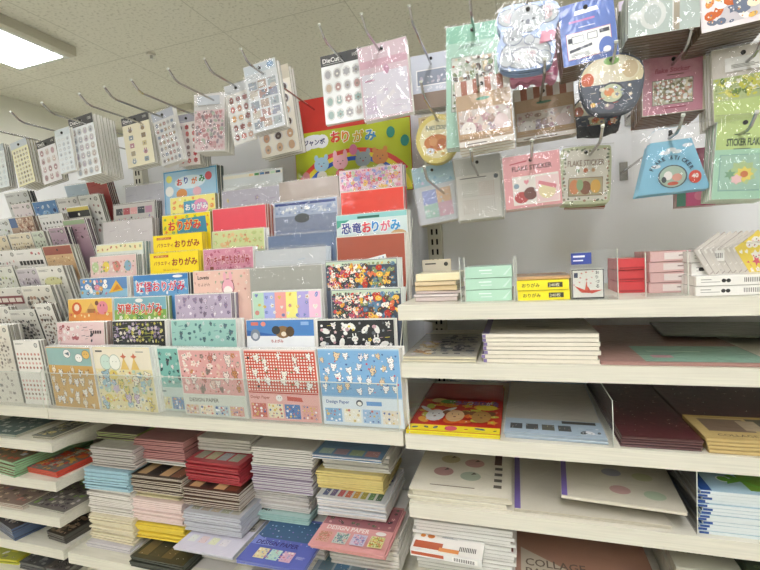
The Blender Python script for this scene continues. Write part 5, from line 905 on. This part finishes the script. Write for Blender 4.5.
clearpanel(645,688,253,.03,'clear panel standing before the pale rose packs')
def a_bar(A):
    A.r(.0005,.0005,A.w-.0005,A.h-.0005,'e9e8e2'); A.lines(.006,A.h*.6,.02,1,'8a8a86',hh=.0012); A.lines(.006,A.h*.35,.035,1,'9a9a96',hh=.001); A.el(A.w*.36,A.h*.5,.003,.003,'2c2c2c',8); A.el(A.w*.42,A.h*.5,.003,.003,'2c2c2c',8); A.nx(); x=A.w*.62
    while x<A.w*.92: A.poly([(x,A.h*.3),(x+.0009,A.h*.3),(x+.0009,A.h*.75),(x,A.h*.75)],'4a4a48'); x+=.0022
bx(696,775,276.5,.02,ZA,.06,'long white box with symbols and bar print, upper of the front pair','paper_box','paper box','e9e7e0',2,fart=a_bar,jit=.001,others='lower twin right under the ')
z_=at(700,276,Y=.05).z
a=at(689,264,Y=.06);b=at(714,264,Y=.06); item('paper_box','small white box lying on the long boxes at the left end','paper box',b.x-a.x,.05,.019,((a.x+b.x)/2,.05,z_+.001),'e6e4dd',fart=a_bar,mat=GLOSS)
item('paper_box','small white box topmost beside the bagged cards','paper box',b.x-a.x+.012,.05,.017,((a.x+b.x)/2+.004,.05,z_+.0215),'e6e4dd',fart=a_bar,mat=GLOSS)
for k in range(9):
    x=at(722+k*7,262,Y=.07).x
    o=item('card_set',['thin bagged card leaning above the long white boxes','yellow and pink bagged card leaning at the right frame edge'][k>6],'card set',.055,.0022,.060,(x,.055+.004*k,z_+.001),['c9c2ba','a8a098','d9d3c8'][k%3] if k<7 else 'e8cf6a',fart=(lambda A:(A.r(.001,.001,A.w-.001,A.h-.001,'cdc8c0'),A.scat(.002,.002,A.w-.002,A.h-.002,['e6e3dc','8a7f78'],10,.006,'lr'))) if k<7 else a_base('ecd45a',['e0647a','f4f0e6'],10,.008),mat=GLOSS,rot=(R(-8),R(-28),R(30)),group='bagged cards leaning on the white boxes' if k<7 else 'yellow bagged cards at the right')
# clear cover over the bagged cards
mb=MB(); a=at(690,252,Y=.04); b=at(775,240,Y=.04); n_=10; vs=[];fs=[];rd=random.Random(2)
for i in range(n_+1):
    for j in range(6): vs.append((a.x+(b.x-a.x)*i/n_, .03+.11*j/5, max(a.z,b.z)-.001*j+rd.uniform(-.0035,.0035)+(b.z-a.z)*(i/n_-1)*.8))
for i in range(n_):
    for j in range(5): k=i*6+j; fs.append((k,k+6,k+7,k+1))
mb.mesh(vs,fs,'ffffff'); o=mb.build('plastic_bag',BAG); tag(o,'crinkled clear plastic bag lying over the leaning cards','plastic bag')
# ---------------------------------------------------------------- second shelf
def lay(px0,px1,py,Y,zb,dep,n,lab,name,cat,col,side,tart=None,rz=0,jit=.003,fart=None,others=None):
    return bx(px0,px1,py,Y,zb,dep,lab,name,cat,col,n,tart=tart,side=side,rz=rz,jit=jit,fart=fart,others=others,gap=.0008)
def a_animals(A):
    A.r(.001,.001,A.w-.001,A.h-.001,'b8b4a6'); A.scat(.01,.01,A.w*.4,A.h*.6,['d9b878','b58a5a','d8c8d8','e6dcc0'],22,.014,'oc'); A.scat(A.w*.35,.01,A.w-.006,A.h*.85,['4a4c54','6a7078','8a8c90','dcd8d0','5a5460'],44,.010,'ofr')
lay(403,476,356,.005,ZB,.22,2,'cream pad printed with small dark animals on the second shelf','picture_pad','paper pad','c2bca8','dfd8bc',a_animals)
lay(482,599,334,.01,ZB,.31,7,'large white drawing pad with violet spine, top of the thick pile','drawing_pad','drawing pad','d3cec0','e6e0cf',lambda A:(A.r(.0005,.0005,A.w-.0005,A.h-.0005,'cdc8ba'),A.r(.001,.001,.012,A.h-.001,'7a6a9c'),A.r(A.w*.4,A.h*.2,A.w*.62,A.h*.24,'a8a296')),fart=lambda A:A.r(.0003,.0003,.006,A.h-.0003,'7a6a9c'))
lay(601,776,361,.006,ZB,.33,1,'large dusty rose album with mint green corner patch','album','album','b59088','a88078',lambda A:(A.r(.001,.001,A.w-.001,A.h-.001,'b08a80'),A.r(A.w*.28,.001,A.w-.001,A.h*.34,'8fb5a0'),A.r(A.w*.36,A.h*.2,A.w*.7,A.h*.23,'a8c8b4'),A.r(A.w*.35,A.h*.08,A.w*.48,A.h*.13,'c98f98')),others=None)
item('card_board','grey green board lying across the back of the rose album','board',.2,.14,.004,(at(735,345,Y=.15).x,.17,ZB+.012),'7f8578',mat=GLOSS,tart=a_solid('858a7c'),rot=(0,0,R(-6)))
# third shelf
def a_redbook(A):
    w,h=A.w,A.h; A.r(.001,.001,w-.001,h-.001,'c83228'); A.r(.001,.001,w-.001,h*.10,'f2df2c'); A.scat(.006,.004,w*.35,h*.09,['2c3a5c','5a6a8a'],3,.007,'o'); A.scat(w*.62,.004,w-.006,h*.09,['3a5a9c','4a8a4c','2c3c50','d94a3c'],5,.006,'o'); A.el(w*.48,h*.05,w*.07,h*.04,'e05a7a',12); A.t('100円',w*.44,h*.03,h*.035,'f6e8ea',w*.09) if False else None
    A.scat(.004,h*.12,w-.004,h*.62,['e8742c','f0b03c','c8d04c','d9483a','e89a3c'],28,.014,'ofc')
    for x,c,lop in ((.25,'e6e4e2',0),(.48,'dcb88a',1),(.78,'b58a4a',1)):
        (A.el(w*x-.016,h*.32,.010,.012,'7a4a2c',10,.4),A.el(w*x+.016,h*.32,.010,.012,'7a4a2c',10,-.4)) if lop else (A.el(w*x-.022,h*.37,.006,.022,c,10,.7),A.el(w*x+.022,h*.37,.006,.022,c,10,-.7)); A.el(w*x,h*.26,.018,.030,c,14); A.nx()
        for dx in (-.006,.006): A.el(w*x+dx,h*.29,.0013,.0024,'2c2420',6,new=False)
        A.el(w*x,h*.24,.003,.003,'7a4a44',6,new=False); A.nx()
    A.el(w*.82,h*.44,w*.13,h*.055,'f0d83c',14); A.el(w*.22,h*.56,w*.1,h*.05,'c9a86a',12); A.el(w*.36,h*.54,w*.12,h*.045,'5a8a3c',12)
    for i,ch in enumerate('どうぶつおりがみ'): A.t(ch,w*.36+i*w*.075,h*.48,h*.075,['e6dce8','8a6ab8','6a4aa0'][i%3],w*.07,.05,outline='6a3a80')
    A.r(.001,h*.62,w-.001,h-.001,'a82420')
lay(406,500,429,.003,ZC,.27,2,'red origami book with yellow edge, bunny and puppy pictures','origami_book','origami book','c83228','ecd92c',a_redbook,fart=lambda A:A.r(.0005,.0005,A.w-.0005,A.h-.0005,'efe02a'),others='second copy right under the ')
def a_bluebook(A):
    w,h=A.w,A.h; A.r(.001,.001,w-.001,h-.001,'b8b4a8'); A.r(.001,.001,w-.001,h*.22,'a9bccb'); A.tiles(w*.04,h*.05,w*.7,h*.15,4,1,['3c3f42','4a4c4c','5a5a50','454848'],.003); A.r(w*.6,h*.17,w*.94,h*.21,'33332f'); A.scat(w*.75,.004,w*.97,h*.12,['3f444a','7a8a98','e6e8ea'],9,.008,'ol')
lay(504,607,432,.01,ZC,.3,4,'pale blue edged craft paper set with four dark swatches','paper_set','paper set','b8c2c8','a9c0d4',a_bluebook,rz=-1.5)
def sidewall(px,py,z,h,d,lab,X=None,slope=0,mat=None):
    x=at(px,py,Y=.004).x if X is None else X; mb=MB(); mb.mesh([(0,0,0),(0,d,0),(0,d,h),(0,0,h-slope)],[(0,1,2,3)],'ffffff'); mb.mesh([(.0018,0,0),(.0018,d,0),(.0018,d,h),(.0018,0,h-slope)],[(3,2,1,0)],'ffffff'); o=mb.build('clear_divider',mat or ACRYL); o.location=(x,.004,z+.0006); tag(o,lab,'divider')
    e=MB(); e.tube([(.0009,.0,0),(.0009,.0,h-slope),(.0009,d,h)],.0008,'ffffff',6); e.build('edge',ACEDGE,o)
sidewall(613,448,ZC,.075,.3,'clear divider between the blue sets and maroon albums'); sidewall(0,0,ZC,.095,.3,'clear divider standing left of the red origami book',X=-.196)
def a_maroon(A): A.r(.001,.001,A.w-.001,A.h-.001,'53292c'); A.scat(.004,.004,A.w-.004,A.h-.004,['6a3a3a','45201f','5e3434'],160,.005,'lo')
lay(622,704,436,.006,ZC,.33,4,'dark maroon textured album, top of the flat pile','album','album','4a2729','6a4a48',a_maroon,jit=.002)
zk=at(700,436,Y=.006).z
def a_collage(A):
    w,h=A.w,A.h; A.r(.001,.001,w-.001,h-.001,'c2aa70'); A.t('COLLAGE PAPER PAD',.02,h*.1,h*.09,'5f4c2c',w*.95,.01); A.r(w*.08,h*.3,w*.42,h*.85,'7c6856'); A.r(w*.45,h*.4,w*.8,h*.9,'55523f'); A.r(w*.36,h*.36,w*.5,h*.8,'b5a488')
a=at(705.5,440,Y=.004)
zt=zk-ZC-.001
for k in range(4):
    t_=zt/4; z=ZC+.0005+(3-k)*t_
    if k==0: src=item('collage_pad','kraft coloured collage paper pad beside the maroon albums, topmost of its pile','paper pad',.18,.093,t_*.85,(a.x+.0905,.004,z),'c2aa70',side='b59a5c',tart=a_collage,mat=GLOSS,group='kraft collage pads')
    else: dup(src,(a.x+.0905+.0015*k,.005,z),'kraft collage pad under the topmost kraft one','kraft collage pads',parts=False)
item('album','dark maroon album lying behind the kraft collage pads','album',.19,.22,zt*.8,(a.x+.097,.105,ZC+.0006),'4a2729',side='6a4a48',tart=a_maroon,mat=GLOSS)
# fourth shelf
def a_circ(A,base='dcd7c6'):
    w,h=A.w,A.h; A.r(.001,.001,w-.001,h-.001,base)
    for x,y,c in ((.3,.28,'b8908a'),(.34,.48,'c0b48c'),(.6,.24,'a9b3a0'),(.62,.44,'c49a94')): A.el(w*x,h*y,w*.11,h*.065,c,20); A.pg([(w*(x+.0),h*(y+.02)),(w*(x+.03),h*(y+.06)),(w*(x+.06),h*(y+.035))],'5a5048')
    A.r(w*.84,h*.44,w*.92,h*.6,'5c3a34')
    for i in range(4): A.r(w*.85,h*(.36-.085*i),w*.93,h*(.40-.085*i),'5a554c')
    A.lines(w*.2,h*.07,w*.5,1,'8a8070',hh=.003)
lay(409,508,488,.005,ZD,.26,7,'cream sketch pad with four pale colour ovals','sketch_pad','sketch pad','dcd7c6','ddd6bf',a_circ,jit=.006)
def a_purp(A): A.r(.0005,.0005,A.w-.0005,A.h-.0005,'cbc6b6'); A.r(.001,.001,.011,A.h-.001,'7664a8')
lay(514,672,508,.008,ZD,.3,3,'large cream pad with a violet spine on the fourth shelf','drawing_pad','drawing pad','cbc6b6','dcd5c0',a_purp,jit=.003)
z4=at(560,503,Y=.03).z
sheet('sketch_pad','violet spined cream pad with colour ovals laid askew on top','sketch pad',.178,.28,.006,(at(620,510,Y=.02).x,.010,at(600,509,Y=.008).z+.006),'cfcab8','d9d2c0',lambda A:(A.r(.0005,.0005,A.w-.0005,A.h-.0005,'c9c4b2'),A.r(.001,.001,.010,A.h-.001,'7664a8'),[A.el(A.w*x,A.h*y,A.w*.09,A.h*.05,c,18) for x,y,c in ((.52,.15,'b8948e'),(.80,.13,'a8b89c'),(.48,.36,'9a9aa8'),(.75,.34,'b8ba90'))],A.r(A.w*.3,A.h*.5,A.w*.38,A.h*.6,'4f4338'),A.r(A.w*.22,A.h*.52,A.w*.27,A.h*.6,'6a4a44')),-4.5)
sidewall(0,0,ZD,.10,.3,'clear divider with painted dark reflection before the blue spined pads',X=at(697,536,Y=.004).x,mat=DARKREFL)
def a_frog(A):
    w,h=A.w,A.h; A.r(.0005,.0005,w-.0005,h-.0005,'a9c6d4'); A.r(.001,.001,.016,h-.001,'17448a'); A.pg([(w*.62,.01),(w-.001,.01),(w-.001,h*.9),(w*.5,h*.9)],'6f9a2c'); A.r(.02,h*.42,.06,h*.5,'c9a23c')
    A.el(.045,h*.16,.010,.010,'f0f2e6',12); A.el(.045,h*.16,.008,.008,'6aa838',12); A.pg([(.045,h*.1),(.085,h*.18),(.088,h*.22),(.05,h*.16)],'6aa838'); A.pg([(.05,h*.2),(.08,h*.08),(.086,h*.09),(.058,h*.22)],'6aa838'); A.el(.083,h*.2,.006,.005,'6aa838',10)
lay(700,790,490,.006,ZD,.26,13,'drawing pad with navy spine, green leaping figure and pale blue cover','drawing_pad','drawing pad','a9c6d4','dbe4e4',a_frog,jit=.005,fart=lambda A:A.r(.0005,.0005,.013,A.h-.0005,'1c4a90'))
# bottom shelf on the right
lay(414,512,519,.012,ZE,.27,14,'white ring of folded drawing pads with dark stripes, top of the tall white pile','drawing_pad','drawing pad','dcdad4','dcdcd6',lambda A:(A.r(.001,.001,A.w-.001,A.h-.001,'cfccc4'),A.r(A.w*.55,.004,A.w*.97,.03,'6a2a24')),jit=.005,fart=lambda A:A.r(.001,.0003,A.w-.001,A.h*.12,'6a6864'))
a=at(408,548,Y=-.028)
sheet('label_pack','white pack with orange banner and black bar stripes jutting from the white pile','paper pack',.125,.05,.012,(a.x+.066,-.03,a.z-.012),'e6e4de','dfe0dc',lambda A:(A.r(.001,.001,A.w-.001,A.h-.001,'e6e3dc'),A.r(.004,.006,.055,.025,'b5522c'),A.r(.05,.004,.085,.014,'d98a4a'),A.el(.015,.04,.005,.005,'d98a3c',10),A.el(.03,.04,.007,.006,'c97a3c',10),[A.r(.085+i*.003,.012,.0865+i*.003,.024,'2c2c2c') for i in range(10)],A.lines(.05,.042,.03,2,'5a6a80')),-2,fart=lambda A:[A.r(.002,.003,.06,A.h-.003,'b5522c'),A.r(.075,.002,.118,A.h-.002,'efeee8')]+[A.r(.078+i*.003,.003,.0795+i*.003,A.h-.003,'2c2c2c') for i in range(12)])
def a_brown(A): 
    w,h=A.w,A.h; A.r(.001,.001,w-.001,h-.001,'a8806c'); A.pg([(.012,.004),(w*.7,.004),(w*.45,h*.08),(.012,h*.26)],'c2b8a4'); A.t('COLLAGE',.02,h*.10,.019,'6a5c50',.10,.01); A.t('PAPER',.02,h*.025,.017,'6a5c50',.08,.01)
lay(514,664,575,.01,ZE,.3,4,'brown collage book with pale swirl on the bottom shelf','collage_book','album','a8806c','8f6c5a',a_brown)
lay(676,745,566,.012,ZE,.3,4,'pale grey pad with tiny green leaf rows, right of brown collage books','paper_pad','paper pad','a5a594','b5b4a4',lambda A:(A.r(.001,.001,A.w-.001,A.h-.001,'a9a896'),A.tiles(A.w*.1,A.h*.1,A.w*.9,A.h*.8,9,9,['5c6650','8a8c74'],gap=.006,pat=False)))
lay(750,800,570,.012,ZE,.3,5,'dark green pad at the lower right corner','paper_pad','paper pad','2f3c2c','3f4a38',a_clut('2f3a2a',['4a5a3c','1f261c'],30,.01))
